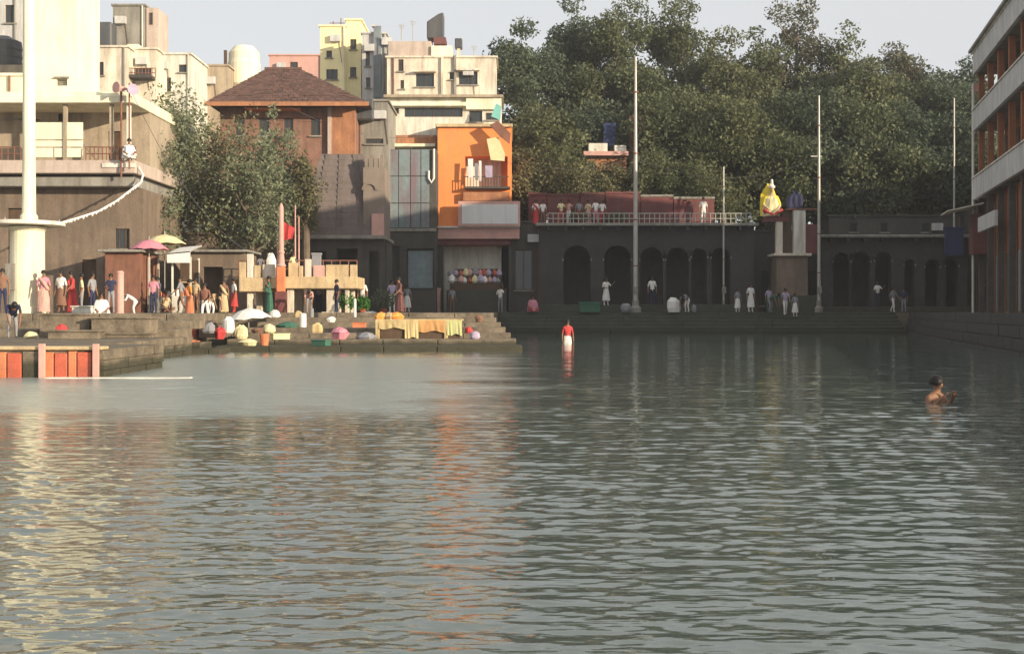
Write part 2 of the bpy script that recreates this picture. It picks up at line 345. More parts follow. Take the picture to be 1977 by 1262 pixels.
mpw = n.new('ShaderNodeMapping'); mpw.inputs['Scale'].default_value = (1, 2.4, 1); l.new(geo.outputs['Position'], mpw.inputs[0]); l.new(mpw.outputs[0], wn.inputs['Vector'])
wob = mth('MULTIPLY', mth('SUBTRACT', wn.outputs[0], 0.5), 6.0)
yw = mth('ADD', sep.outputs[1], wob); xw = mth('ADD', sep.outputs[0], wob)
# strip in front of the middle and left steps: rougher water with a paler base colour
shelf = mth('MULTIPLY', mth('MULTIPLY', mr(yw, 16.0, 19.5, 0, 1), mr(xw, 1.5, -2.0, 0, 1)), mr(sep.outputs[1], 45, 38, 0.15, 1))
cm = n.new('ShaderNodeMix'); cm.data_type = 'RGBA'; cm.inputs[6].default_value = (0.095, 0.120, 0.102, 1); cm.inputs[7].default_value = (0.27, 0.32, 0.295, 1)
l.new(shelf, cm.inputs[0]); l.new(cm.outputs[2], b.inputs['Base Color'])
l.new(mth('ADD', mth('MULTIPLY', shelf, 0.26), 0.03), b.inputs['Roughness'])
prev = None
for (sx_, sy_, sc, dist, st) in ((0.30, 2.2, 1.5, 0.030, 0.6), (0.35, 2.2, 4.0, 0.011, 0.6), (0.6, 1.6, 12.0, 0.002, 0.5)):
    mp = n.new('ShaderNodeMapping'); mp.inputs['Scale'].default_value = (sx_, sy_, 1); mp.inputs['Rotation'].default_value = (0, 0, 0.12); l.new(geo.outputs['Position'], mp.inputs[0])
    nn = n.new('ShaderNodeTexNoise'); nn.inputs['Scale'].default_value = sc; nn.inputs['Detail'].default_value = 3; nn.inputs['Distortion'].default_value = 0.4; l.new(mp.outputs[0], nn.inputs['Vector'])
    bp = n.new('ShaderNodeBump'); bp.inputs['Strength'].default_value = st; bp.inputs['Distance'].default_value = dist; l.new(nn.outputs[0], bp.inputs['Height'])
    if prev: l.new(prev, bp.inputs['Normal'])
    prev = bp.outputs[0]
l.new(prev, b.inputs['Normal'])
wm.materials.append(WM)
wo_ = bpy.data.objects.new('water', wm); C.objects.link(wo_); tag(wo_, kind='structure')
# the calm rest of the river, out of frame to either side
mb = MB()
mb.add([(-400, -20, WL-.08), (60, -20, WL-.08), (60, 95, WL-.08), (-400, 95, WL-.08)], [(0, 1, 2, 3)])
tag(mb.build('river', WM), kind='structure')

def stepk(k): return WL + k * (GZ + .01 - WL) / 7          # height of the k-th middle step
def stz(Y): return stepk(min(7, math.floor((Y-46)/1.9)+1))
# ------------------------------------------------------------------ steps of the bank
def flight(name, label, px0, px1, Yref, Y0, run, n_, z1, m, x0=None, x1=None, z0=0.0, seg=4.0, rs=1, stag=0.0):
    """stone steps, each tread made of long stones"""
    xa = X(px0, Yref) if x0 is None else x0; xb = X(px1, Yref) if x1 is None else x1
    r = thing(name, label, 'steps', ((xa+xb)/2, Y0, z0)); rr = random.Random(rs)
    h = (z1 - z0) / n_
    for k in range(n_):
        x = xa; xe = xb + stag*(n_-1-k)
        while x < xe - 0.01:
            L = min(rr.uniform(seg*.6, seg*1.3), xe - x)
            if xe - x - L < seg*.4: L = xe - x
            dy = rr.uniform(-.02, .02); dz = rr.uniform(-.012, .008)
            MB().box(x+0.012, x+L-0.012, Y0+k*run+dy, Y0+(k+1)*run+0.15+(0.3 if k == n_-1 else 0), (z0-0.7 if k == 0 else z0+k*h-0.03), z0+(k+1)*h+dz).build('step', m, r, bevel=0.02)
            x += L
    return r
flight('stone_steps', 'broad worn stone steps in the middle leading down to the pale water', 0, 0, 0, 46.0, 1.9, 7, GZ+0.01, M['step'], x0=-11.0, x1=XC, z0=WL, rs=3, seg=2.6, stag=.22)
flight('stone_steps', 'dark stone steps below the shaded arcades on the right', 0, 0, 0, 81.4, 0.44, 6, GZ+0.01, M['stepd'], x0=XC, x1=shore(80)-0.3, z0=WL, rs=4, seg=5)
flight('stone_steps', 'sunlit stone steps behind the red painted river wall', 0, 0, 0, 41.9, 1.9, 3, GZ+0.01, M['step'], x0=-30, x1=-11.3, z0=1.42, rs=5, seg=3)
# red painted river wall on the left, with its panels and ledge
YF = 28.0
r = thing('river_wall', 'low river wall with red and orange painted panels at the left edge', 'wall', (-20, YF, WL))
xa, xb = -30.0, X(190, YF)
xm = X(190, 33.0)
MB().box(xa, xb, YF+.12, 33.0, -0.3, 1.42).build('wall', M['step'], r); MB().box(xa, xm, 33.0, 42.0, -0.3, 1.42).build('wall', M['step'], r)
MB().box(xa-0.05, xb+0.08, YF, YF+.5, 1.42, 1.50).build('ledge', M['gold'], r, bevel=0.02)
xs = [-30, -26, -22, X(-70, YF), X(-8, YF), X(12, YF), X(42, YF), X(80, YF), X(104, YF), X(130, YF), X(148, YF), X(178, YF)]
cols_ = ['saff', 'redp', 'saff', 'redp', 'saff', 'redp', 'step', 'saff', 'redp', 'saff', 'redp', 'gold']
for k in range(len(xs)):
    x2 = (xs[k+1] if k+1 < len(xs) else xb) - 0.03
    MB().box(xs[k], x2, YF+0.03 + 0.02*(k % 2), YF+.12, WL-.1, 1.39 - 0.02*(k % 3)).build('panel', M[cols_[k]], r, bevel=0.012)
for px in (82, 186): MB().box(X(px, YF)-0.06, X(px, YF)+0.06, YF-0.08, YF+0.025, WL-.3, 1.56).build('post', M['pinkb'], r)
rr = random.Random(31)                              # sides of the terrace, facing the landing
for (xw_, ya_, yb_) in ((xb, YF+.13, 33.0), (xm, 33.0, 41.9)):
    for c_ in range(4):
        y_ = ya_-rr.uniform(0, .5)
        while y_ < yb_:
            l_ = rr.uniform(.6, 1.3); MB().box(xw_-.05, xw_+.05+rr.uniform(-.02, .03), max(y_, ya_), min(y_+l_, yb_)-.02, WL-.3+c_*.23, WL-.085+c_*.23).build('stone', M['step'], r); y_ += l_
tag(MB().box(X(95, 27.9), X(372, 27.9), 27.6, 27.9, -0.2, WL+0.02).build('landing_slab', M['white'], loc=(X(230, 27.9), 27.9, WL), bevel=0.01),
    'long pale landing slab just above the water beside the red panels', 'slab')
# dark stone quay wall along the right bank
r = thing('quay_wall', 'long dark stone quay wall under the rust building at the right edge', 'wall', (shore(60), 60, 0))
qa = math.atan2(1, .224); qd = Vector((math.cos(qa), math.sin(qa), 0)); qn = Vector((-qd.y, qd.x, 0)); p0 = Vector((shore(22), 22, 0)); rr = random.Random(12)
for c_ in range(6):
    u = -rr.uniform(0, 2)
    while u < 64:
        Ls = rr.uniform(1.6, 3.2); z0_, z1_ = -.4+c_*.44, -.4+(c_+1)*.44-.02; t_ = .16+.10*(5-c_)+rr.uniform(0, .03)
        a, b_ = p0+qd*max(u, 0), p0+qd*(min(u+Ls, 63.6)-.02)
        vs_ = [a, b_, b_+qn*t_, a+qn*t_]; MB().add([(v.x, v.y, z0_) for v in vs_]+[(v.x, v.y, z1_) for v in vs_], [(0, 3, 2, 1), (4, 5, 6, 7), (0, 1, 5, 4), (1, 2, 6, 5), (2, 3, 7, 6), (3, 0, 4, 7)]).build('stone', M['basalt'], r)
        u += Ls
# low bathing landing in the corner between the left terrace and the middle steps
r = thing('bathing_landing', 'low brown bathing landing in the corner right of the red panels', 'platform', (-11.5, 45, WL))
for k, (x1_, y0_, z_) in enumerate(((X(440, 45), 43.9, .96), (X(400, 46), 45.2, 1.16), (X(350, 47), 46.6, 1.4), (X(340, 49), 47.8, 1.75))):
    x_ = -13.4; rr = random.Random(k)
    while x_ < x1_-.3:
        l_ = min(rr.uniform(.9, 1.7), x1_-x_); MB().box(x_, x_+l_-.02, y0_+rr.uniform(-.03, .03), 52 if k == 3 else y0_+1.6, -.5, z_+rr.uniform(-.015, .01)).build('stone', M['step'], r, bevel=.02); x_ += l_
r = thing('retaining_wall', 'sunlit brown stone side wall of the left terrace facing the landing', 'wall', (-13.2, 50, 0)); rr = random.Random(9)
for c_ in range(5):
    y_ = 47.6-rr.uniform(0, .8)
    while y_ < 59:
        l_ = rr.uniform(.9, 2.0); MB().box(-13.3, -13.08+rr.uniform(-.03, .02)+.05*(4-c_), max(y_, 47.5), min(y_+l_, 59.1)-.02, -.05+c_*.45, .385+c_*.45).build('stone', M['step'], r); y_ += l_
# intermediate blocks and ledges on the left terrace
for i, (a, b_, c, d_, Y, dp, mm, lb) in enumerate((
    (76, 172, 605, 632, 41.0, 0.8, 'step', 'long brown stone bench beside the white pillar base'),
    (176, 290, 612, 640, 40.6, 0.9, 'step', 'low brown stone bench below the seated figure in white'),
    (92, 190, 637, 652, 38.6, 0.6, 'step', 'narrow stone kerb above the red painted panels'),
    (190, 290, 642, 655, 40.2, 0.6, 'step', 'thin brown stone ledge right of the kerb'),
    (345, 372, 616, 640, 50.5, 0.7, 'redp', 'small dull red stone block on the bank edge'),
    (384, 440, 622, 650, 50.9, 1.0, 'brown', 'squat brown plinth left of the white canopy'),
    (138, 176, 590, 612, 48.2, 0.6, 'white', 'small whitewashed tulsi plinth on the left terrace'))):
    x0, x1 = X(a, Y), X(b_, Y); z0, z1 = (GZ if Y < 49 and Y > 47.6 else 1.42 if Y < 47 else 1.2), Z(c, Y)
    o = MB().box(x0, x1, Y, Y+dp, z0, z1-0.06).box(x0-0.05, x1+0.05, Y-0.05, Y+dp+0.05, z1-0.06, z1).build('stone_bench' if i in (0, 1) else 'stone_block', M[mm], loc=((x0+x1)/2, Y, z0), bevel=0.015)
    tag(o, lb, 'bench' if i in (0, 1) else 'block')

# ------------------------------------------------------------------ left: white pillar, flat roofed building, tower
Yp = 50.0
r = thing('pillar', 'tall cream white pillar with a round platform on a thick drum base', 'pillar', (X(55, Yp), Yp, GZ))
MB().lathe((X(53, Yp), Yp, GZ), [(0.80, -0.2), (0.80, 0.25), (0.70, 0.27), (0.67, 1.2), (0.66, 3.3), (0.74, 3.36), (0.74, 3.46), (0.60, 3.5)], 28).build('base', M['cream'], r)
MB().lathe((X(50, Yp), Yp, Z(436, Yp)), [(1.48, 0), (1.50, 0.03), (1.50, 0.13), (1.46, 0.16)], 36).build('platform', M['white'], r)
MB().lathe((X(56, Yp), Yp, Z(427, Yp)), [(0.34, 0), (0.34, 0.2), (0.27, 0.3), (0.245, 3.0), (0.23, 11)], 24).build('shaft', M['cream'], r)
MB().box(X(24, Yp), X(42, Yp), Yp-0.72, Yp-0.60, Z(560, Yp), Z(510, Yp)).build('plaque', M['concrete'], r)
mb = MB(); mb.tube([(X(-60, Yp), Yp, Z(432, Yp)), (X(20, Yp), Yp, Z(434, Yp))], 0.03, 6)
for k in range(7):
    a = math.pi*2*k/7; mb.tube([(X(50, Yp)+1.35*math.cos(a), Yp+1.35*math.sin(a), Z(430, Yp)), (X(50, Yp)+1.35*math.cos(a), Yp+1.35*math.sin(a), Z(385, Yp) if k == 4 else Z(424, Yp))], 0.02, 5)
mb.build('conduit', M['metal'], r)
# sagging string from the platform up to the balcony
pts = [(X(118, 50), 50, Z(430, 50)), (X(150, 52), 52, Z(421, 52)), (X(190, 54), 54, Z(408, 54)), (X(225, 57), 57, Z(388, 57)), (X(255, 59.5), 59.5, Z(365, 59.5)), (X(272, 61), 61, Z(352, 61)), (X(276, 61.5), 61.5, Z(338, 61.5)), (X(268, 61.8), 61.8, Z(322, 61.8))]
mb = MB(); mb.tube(pts, 0.045, 6)
for i in range(len(pts)-1):
    for t in range(5):
        p = Vector(pts[i]).lerp(Vector(pts[i+1]), (t+rnd.random()*.8)/5); mb.lathe((p.x, p.y, p.z-.03), [(0.02, -0.05-.05*rnd.random()), (0.055, -.01), (0.05, 0.04), (0.02, 0.06)], 6)
tag(mb.build('festoon', M['cw'], loc=pts[0]), 'white festoon string curving from the pillar up to the balcony', 'garland')

Yb = 62.0
r = thing('flat_roof_building', 'flat roofed riverside building with deep balcony below the cream tower', 'building', (X(110, Yb), Yb, GZ))
x0, x1 = X(-330, Yb), X(258, Yb); zf, zr = Z(312, Yb), Z(203, Yb)
hl = [(X(a, Yb), X(b_, Yb), Z(d_, Yb), Z(c, Yb)) for a, b_, c, d_ in ((-60, -25, 400, 600), (5, 38, 400, 600), (150, 178, 500, 606), (215, 243, 440, 480))]
mb = MB(); mb.holed(x0, X(270, Yb), Yb+0.6, 0.25, GZ, Z(362, Yb), hl); mb.box(x0+.01, X(270, Yb)-.01, Yb+0.85, Yb+8, GZ, Z(362, Yb)-.01); mb.build('wall', M['brown'], r)
for (a, b_, c, d_) in ((5, 38, 400, 600), (150, 178, 500, 606)):
    MB().box(X(a, Yb)+0.03, X(b_, Yb)-0.03, Yb+0.72, Yb+0.78, Z(d_, Yb), Z(c, Yb)-0.05).build('door', M['wood'], r)
window(r, 215, 243, 440, 480, Yb+0.6)
MB().box(x0, X(262, Yb), Yb-0.3, Yb+8, Z(361, Yb), Z(343, Yb)).build('cornice', M['concrete'], r, bevel=0.03)
MB().box(x0, X(258, Yb), Yb+0.1, Yb+8, Z(343, Yb), Z(337, Yb)).build('cornice', M['darkc'], r)
MB().box(x0, X(268, Yb), Yb-0.6, Yb+8, Z(337, Yb), zf).build('floor_slab', M['pink'], r, bevel=0.03)
MB().box(X(205, Yb), X(269, Yb), Yb-0.66, Yb-0.603, Z(326, Yb), Z(318, Yb)).build('ledge', M['white'], r)
hl = [(X(a, Yb), X(b_, Yb), Z(d_, Yb), Z(c, Yb)) for a, b_, c, d_ in ((-110, -80, 225, 300), (12, 42, 216, 229), (178, 206, 240, 311), (78, 128, 205, 236))]
mb = MB(); mb.holed(x0, X(262, Yb), Yb+2.4, 0.25, zf, zr, hl); mb.box(x0+.01, X(262, Yb)-.01, Yb+2.65, Yb+8, zf, zr); mb.build('wall', M['beige'], r)
MB().box(X(178, Yb)+.03, X(206, Yb)-.03, Yb+2.5, Yb+2.56, zf, Z(242, Yb)).build('door', M['wood'], r)
window(r, 78, 128, 206, 235, Yb+2.4); window(r, 12, 42, 216, 229, Yb+2.4)
# cream screen panels on the balcony
for k, (a, b_, c, d_) in enumerate(((69, 128, 238, 271), (130, 164, 238, 271), (69, 164, 273, 285), (69, 106, 287, 305), (108, 164, 287, 305))):
    MB().box(X(a, Yb)+.02, X(b_, Yb)-.02, Yb-0.28, Yb-0.2, Z(d_, Yb), Z(c, Yb)).build('panel', M['cream'], r, bevel=0.01)
MB().box(x0, X(265, Yb), Yb-0.7, Yb+8.2, zr, Z(189, Yb)).build('roof_slab', M['cream'], r, bevel=0.03)
MB().box(x0, X(262, Yb), Yb-0.5, Yb+8.0, Z(189, Yb), Z(181, Yb)).build('roof_kerb', M['cream'], r)
for px in (-140, -40, 130, 219, 252):
    MB().box(X(px, Yb)-.09, X(px, Yb)+.09, Yb-0.35, Yb-0.15, zf, zr).build('column', M['beige'] if px != 252 else M['white'], r)
rail(166, 262, 284, 310, Yb-0.5, M['rust'], 12, r); rail(-330, 40, 284, 310, Yb-0.5, M['rust'], 30, r)
MB().tube([(X(243, Yb), Yb-0.75, Z(345, Yb)), (X(243, Yb), Yb-0.75, Z(182, Yb))], 0.05, 8).build('drain_pipe', M['rust'], r)
# the tower
Yt = 66.0
r = thing('tower', 'tall cream plastered square tower rising past the top edge', 'tower', (X(110, Yt), Yt, Z(182, Yt)))
zt = Z(-190, Yt)
mb = MB(); mb.holed(X(68, Yt), X(149, Yt), Yt, 0.2, Z(182, Yt)-0.4, zt, [(X(110, Yt), X(130, Yt), Z(166, Yt), Z(152, Yt))])
mb.box(X(68, Yt)+.004, X(149, Yt)-.004, Yt+0.2, Yt+3.6, Z(182, Yt)-0.4, zt-.004); mb.build('wall', M['cream'], r)
mb = MB()
for k in range(4): z = Z(165-k*3.4, Yt); mb.box(X(110, Yt)+.01, X(130, Yt)-.01, Yt+0.03, Yt+0.12, z, z+0.03)
mb.build('vent', M['concrete'], r); MB().box(X(105, Yt), X(134, Yt), Yt-0.15, Yt, Z(152, Yt), Z(149, Yt)).build('vent_hood', M['concrete'], r)
MB().box(X(64, Yt), X(153, Yt), Yt-0.15, Yt+3.75, zt, zt+0.3).build('roof_slab', M['cream'], r)
# blocks left of the tower
block('house', 'pale building behind the tower at the top left corner', 'building', -180, 43, -120, 62, 84, 10, M['band'], [(-60, -30, -20, 20), (10, 30, 10, 45)], base=GZ)
r = thing('water_tank', 'blue black plastic water tank left of the white pillar', 'water tank', (X(12, 70), 70, Z(122, 70)))
MB().lathe((X(8, 71), 71, Z(122, 70)-0.1), [(0.98, 0), (1.0, 0.2), (0.97, 0.5), (1.0, 0.6), (0.97, 0.95), (1.0, 1.05), (0.95, 1.5), (0.4, 1.75), (0.35, 1.8)], 24).build('tank_body', M['tank'], r)
MB().box(X(-30, 70), X(46, 70), 70, 72.5, Z(182, 70), Z(122, 70)-0.1).build('stand', M['beige'], r)
block('parapet_wall', 'cream roof parapet at the left edge above the slab', 'wall', -330, 42, 147, 185, 64, 0.3, M['cream'], base=Z(184, 64), cap=True)

# lamp post with loudspeakers at the building corner
r = thing('loudspeaker_post', 'thin rusty post with pink grey horn loudspeakers at the balcony corner', 'loudspeaker', (X(246, 60.8), 60.8, Z(337, 60.8)))
MB().tube([(X(246, 60.8), 61.1, Z(326, 61)), (X(246, 60.8), 61.1, Z(160, 61))], 0.04, 8).build('post', M['rust'], r)
for s, zz, mm in ((-1, 172, 'pinkb'), (1, 176, 'clv')):
    x = X(246, 61); z = Z(zz, 61)
    mb = MB(); mb.tube([(x, 61.05, z), (x+s*0.25, 60.8, z), (x+s*0.42, 60.55, z)], [0.05, 0.12, 0.28], 12); mb.build('horn', M[mm], r)

# ------------------------------------------------------------------ background town
block('house', 'beige house with stained side wall beside the tower', 'building', 149, 246, 92, 185, 88, 9, M['pale'], [(185, 200, 120, 146)], base=GZ)
r = block('stair_head', 'tall grey stair tower on the roof with its narrow sunlit side painted paler', 'building', 218, 279, 12, 90, 92, 3.0, M['concrete'], base=Z(95, 92))
MB().box(X(281, 92), X(303, 92), 92.2, 95, Z(95, 92), Z(14, 92)).build('sunlit_side', M['pinkb'] if False else M['pink'], r)  # paler box standing in for the tower's sunlit right face
window(r, 289, 295, 25, 48, 92.2, inset=-0.02, panes=1, sill=False)
r = thing('water_tank', 'dark grey square water tank beside the stair tower', 'water tank', (X(198, 89), 89, Z(92, 89)))
MB().box(X(181, 89), X(215, 89), 89, 90.3, Z(90, 89), Z(42, 89)).build('tank_body', M['tank'], r, bevel=0.1)
MB().box(X(178, 89), X(218, 89), 88.8, 90.5, Z(93, 89), Z(90, 89)).build('stand', M['concrete'], r)
tag(MB().box(X(247, 90), X(270, 90), 89.7, 91, Z(102, 90), Z(87, 90)).build('roof_box', M['cream'], loc=(X(258, 90), 90, Z(102, 90)), bevel=0.04), 'small cream box room on the roof edge', 'roof room')
r = block('house', 'beige house with a deep shaded balcony right of the tower', 'building', 246, 302, 96, 300, 89.5, 8, M['pale'], [(252, 292, 132, 148)], base=GZ, panes=3)
MB().box(X(240, 89.5), X(300, 89.5), 88.3, 89.5, Z(156, 89.5), Z(150, 89.5)).build('balcony_slab', M['darkc'], r)
rail(242, 300, 132, 150, 88.4, M['rust'], 9, r)
r = block('house', 'small cream house with stepped roof and open stair', 'building', 297, 368, 106, 300, 91, 7, M['white'], [(322, 330, 150, 178), (345, 360, 125, 140)], base=GZ, panes=1)
MB().box(X(298, 91), X(318, 91), 90.2, 91, Z(200, 91), Z(122, 91)).build('stair_wall', M['cream'], r)
block('house', 'low brownish house between the trees and the cream roof tank', 'building', 368, 440, 128, 300, 96, 8, M['beige'], [(385, 396, 140, 152)], base=GZ, panes=1)
r = thing('water_tank', 'big round cream masonry water tank behind the clay roof', 'water tank', (X(466, 98), 98, GZ))
MB().lathe((X(466, 98), 99, GZ), [(1.1, 0), (1.1, Z(165, 98)-GZ), (1.25, Z(160, 98)-GZ), (1.28, Z(120, 98)-GZ), (1.2, Z(112, 98)-GZ), (1.2, Z(98, 98)-GZ), (0.8, Z(86, 98)-GZ), (0.2, Z(83, 98)-GZ)], 28).build('tank_body', M['cream'], r)
MB().box(X(432, 98), X(437, 98), 98, 98.3, GZ, Z(97, 98)).build('ladder', M['wood'], r)
block('house', 'hazy pinkish house showing above the clay tiled roof', 'building', 520, 625, 108, 300, 118, 8, M['pinkb'], [(560, 575, 120, 134)], base=GZ)
for k in range(2):
    block('house', ['yellow apartment house, tallest block above the clay roof', 'narrow cream stair block joined right of the yellow house'][k], 'building', [618, 668][k], [667, 697][k], [52, 40][k], 300, [100, 100.4][k], 9, M[['yellow', 'yellow'][k]],
          [[(630, 641, 98, 112), (630, 652, 134, 154)], [(676, 688, 76, 96), (676, 688, 130, 150)]][k], base=GZ, frame=M['wood'])
for nm, px, lb in (('antenna', 640, 'thin antenna mast left on the yellow house roof'), ('antenna', 655, 'thin antenna mast with box on the yellow house roof')):
    Y = 100.6; mb = MB().tube([(X(px, Y), Y+1, Z(60, Y)), (X(px, Y), Y+1, Z(36 if px == 640 else 30, Y))], 0.04, 6)
    mb.box(X(px, Y)-.3, X(px, Y)+.3, Y+.97, Y+1.03, Z(40, Y), Z(40, Y)+.05); tag(mb.build(nm, M['rust'], loc=(X(px, Y), Y, Z(60, Y))), lb, 'antenna', 'roof antennas')
r = block('house', 'narrow white and blue house between the yellow and cream blocks', 'building', 699, 745, 66, 300, 97, 8, M['band'], [(706, 714, 100, 128), (707, 715, 150, 170)], base=GZ, panes=1)
MB().box(X(722, 97), X(736, 97), 96.7, 97, Z(190, 97), Z(52, 97)).build('pilaster', M['bluep'], r)
for k, (pa, pb) in enumerate(((738, 756), (719, 726))):
    MB().box(X(pa, 97), X(pb, 97), 96.5, 97.2, Z([75, 40][k]+14, 97), Z([75, 50][k], 97)).build('roof_box', M['band'], r)
r = block('house', 'large cream house with two wide windows and roof tanks', 'building', 747, 958, 112, 300, 93, 11, M['pale'],
          [(769, 779, 101+14, 138), (803, 838, 142, 168), (868, 878, 140, 154), (886, 922, 139, 164), (773, 780, 155, 172)], base=GZ, panes=2)
MB().box(X(747, 93)+.05, X(832, 93), 93.3, 101, Z(112, 93)+.14, Z(78, 93)).build('upper_room', M['pink'], r, bevel=0.03)
MB().box(X(832, 93), X(872, 93), 93.1, 99, Z(112, 93)+.14, Z(88, 93)).build('upper_room', M['cream'], r, bevel=0.03)
MB().box(X(852, 93), X(856, 93), 92.8, 93, Z(185, 93), Z(112, 93)).build('drain_pipe', M['pale'], r)
MB().box(X(877, 93), X(881, 93), 92.8, 93, Z(185, 93), Z(108, 93)).build('drain_pipe', M['concrete'], r)
for a, b_, c in ((799, 842, 141), (882, 926, 138)): MB().box(X(a, 93), X(b_, 93), 92.5, 93, Z(c, 93), Z(c-3, 93)).build('sunshade', M['pale'], r)
r = thing('water_tank', 'tall slanted dark grey tank on the cream house roof', 'water tank', (X(840, 95), 95, Z(86, 95)))
MB().prism([(X(824, 95), Z(74, 95)), (X(856, 95), Z(74, 95)), (X(856, 95), Z(24, 95)), (X(846, 95), Z(27, 95)), (X(824, 95), Z(42, 95))], 95, 96.6).build('tank_body', M['tank'], r, bevel=0.06)
MB().box(X(838, 95), X(861, 95), 94.6, 96.5, Z(87, 95), Z(74, 95)-.01).build('stand', M['maroon'], r)
for i, px in enumerate((827, 833)): MB().box(X(px, 95), X(px+2, 95), 95.2, 95.3, Z(87, 95), Z(74, 95)-.01).build('leg', M['wood'], r)
r = thing('water_tank', 'small grey square tank right of the slanted one', 'water tank', (X(885, 95), 95, Z(92, 95)))
MB().box(X(878, 95), X(892, 95), 95, 96, Z(92, 95), Z(74, 95)).build('tank_body', M['tank'], r, bevel=0.05)
MB().box(X(882, 95), X(888, 95), 95.2, 95.8, Z(108, 95), Z(92, 95)).build('stand', M['pale'], r)
# roof clutter
for px, py0, py1, Y, lb in ((775, 47, 78, 94, 'thin antenna mast on the upper room of the cream house'), (797, 40, 78, 94.5, 'second antenna mast beside the slanted tank'), (915, 88, 112, 94, 'short antenna on the cream house roof right end')):
    mb = MB().tube([(X(px, Y), Y, Z(py1, Y)), (X(px, Y), Y, Z(py0, Y))], 0.035, 6)
    for q_ in range(3): mb.tube([(X(px-6+q_, Y), Y, Z(py0+2+q_*3, Y)), (X(px+6-q_, Y), Y, Z(py0+2+q_*3, Y))], 0.02, 5)
    tag(mb.build('antenna', M['metal'], loc=(X(px, Y), Y, Z(py1, Y))), lb, 'antenna', 'roof antennas')

# brown tiled roof house
Yh = 80.0
r = thing('tiled_house', 'old house with broad brown clay tiled hip roof behind the trees', 'building', (X(565, Yh), Yh, GZ))
xa, xb = X(425, Yh), X(686, Yh); ze = Z(208, Yh)
hl = [(X(a, Yh), X(b_, Yh), Z(d_, Yh), Z(c, Yh)) for a, b_, c, d_ in ((455, 472, 228, 262), (500, 520, 228, 262), (548, 566, 228, 262), (600, 618, 228, 262))]
mb = MB(); mb.holed(xa, X(640, Yh), Yh, 0.2, GZ, ze, hl); mb.box(xa+.01, xb-.01, Yh+.2, Yh+9, GZ, ze-.01); mb.build('wall', M['redw'], r)
MB().box(X(640, Yh)+.003, xb, Yh-0.25, Yh+.2, GZ, ze).build('brick_bay', M['brick'], r)
MB().box(X(634, Yh), X(641, Yh), Yh-0.32, Yh-.25, GZ, ze).build('corner_post', M['pink'], r)
for (a, b_, c, d_) in ((455, 472, 228, 262), (500, 520, 228, 262), (548, 566, 228, 262), (600, 618, 228, 262)): window(r, a, b_, c, d_, Yh)
# hip roof built from courses of tiles
ex0, ex1, ey0, ey1 = X(408, Yh), X(716, Yh), Yh-1.6, Yh+10.4
rx0, rx1, ry, zrg = X(485, Yh), X(560, Yh), Yh+4.4, Z(140, Yh)+1.0
rf = MB().add([(ex0, ey0, ze+.05), (ex1, ey0, ze+.05), (ex1, ey1, ze+.05), (ex0, ey1, ze+.05), (rx0, ry, zrg), (rx1, ry, zrg)], [(0, 1, 5, 4), (1, 2, 5), (2, 3, 4, 5), (3, 0, 4), (0, 3, 2, 1)]).build('roof', M['tile'], r)
mb = MB(); nc = 16
for k in range(nc):
    t0, t1 = k/nc, (k+1)/nc
    def pt(e, g, t): return Vector(e).lerp(Vector(g), t)
    a0, b0 = pt((ex0, ey0, ze+.05), (rx0, ry, zrg), t0), pt((ex1, ey0, ze+.05), (rx1, ry, zrg), t0)
    a1, b1 = pt((ex0, ey0, ze+.05), (rx0, ry, zrg), t1), pt((ex1, ey0, ze+.05), (rx1, ry, zrg), t1)
    m_ = max(6, int((b0.x-a0.x)/0.34))
    for j in range(m_):
        u0, u1 = (j+.04)/m_, (j+.96)/m_; o_ = Vector((0, -0.03, 0.06)); jz = Vector((0, 0, rnd.uniform(0, .03)))
        p = [a0.lerp(b0, u0)+o_+jz, a0.lerp(b0, u1)+o_+jz, a1.lerp(b1, u1)+o_*.3+jz, a1.lerp(b1, u0)+o_*.3+jz]; lo_ = [v-Vector((0, 0, .05)) for v in p]
        mb.add(p+lo_, [(0, 1, 2, 3), (0, 4, 5, 1), (1, 5, 6, 2), (3, 7, 4, 0)])
tag(mb.build('tiles', M['tile'], r), kind='stuff')
MB().tube([(rx0, ry, zrg+.06), (rx1, ry, zrg+.06)], 0.14, 8).build('ridge', M['tile'], r)
MB().box(ex0-.05, ex1+.05, ey0-.1, ey0-.02, ze-.16, ze+.1).build('fascia', M['brick'], r)
MB().box(X(480, Yh), X(585, Yh), Yh-1.2, Yh+.1, Z(216, Yh), Z(209, Yh)-.17).build('eaves_board', M['saff'], r)

# grey blocks between roof house and white building
r = block('house', 'plain grey concrete block beside the clay roofed house', 'building', 692, 748, 196, 300, 82, 8, M['concrete'], [(706, 740, 268, 278)], base=GZ, panes=3)
tag(MB().box(X(686, 81), X(720, 81), 81, 82, Z(231, 81), Z(190, 81)).build('water_tank', M['tank'], loc=(X(700, 81), 81, Z(231, 81)), bevel=0.08), 'dark purple grey tank at the right end of the clay roof', 'water tank')
# white lower building with ribbon windows
r = thing('office_building', 'whitewashed building with long dark ribbon window above the orange one', 'building', (X(850, 88), 88, GZ))
Y = 88; wins = ((750, 770, 209, 220), (781, 893, 208, 226), (906, 931, 214, 236), (938, 962, 218, 232))
hl = [(X(a, Y), X(b_, Y), Z(d_, Y), Z(c, Y)) for a, b_, c, d_ in wins]
mb = MB(); mb.holed(X(746, Y), X(968, Y), Y, 0.3, GZ, Z(190, Y), hl); mb.box(X(746, Y)+.01, X(968, Y)-.01, Y+.3, Y+4.9, GZ, Z(190, Y)-.01); mb.build('wall', M['white'], r)
for i, (a, b_, c, d_) in enumerate(wins): window(r, a, b_, c, d_, Y, panes=(2, 6, 2, 2)[i], sill=(i > 1))
MB().box(X(742, Y), X(972, Y), Y-.5, Y+5, Z(190, Y), Z(185, Y)).build('roof_slab', M['beige'], r)
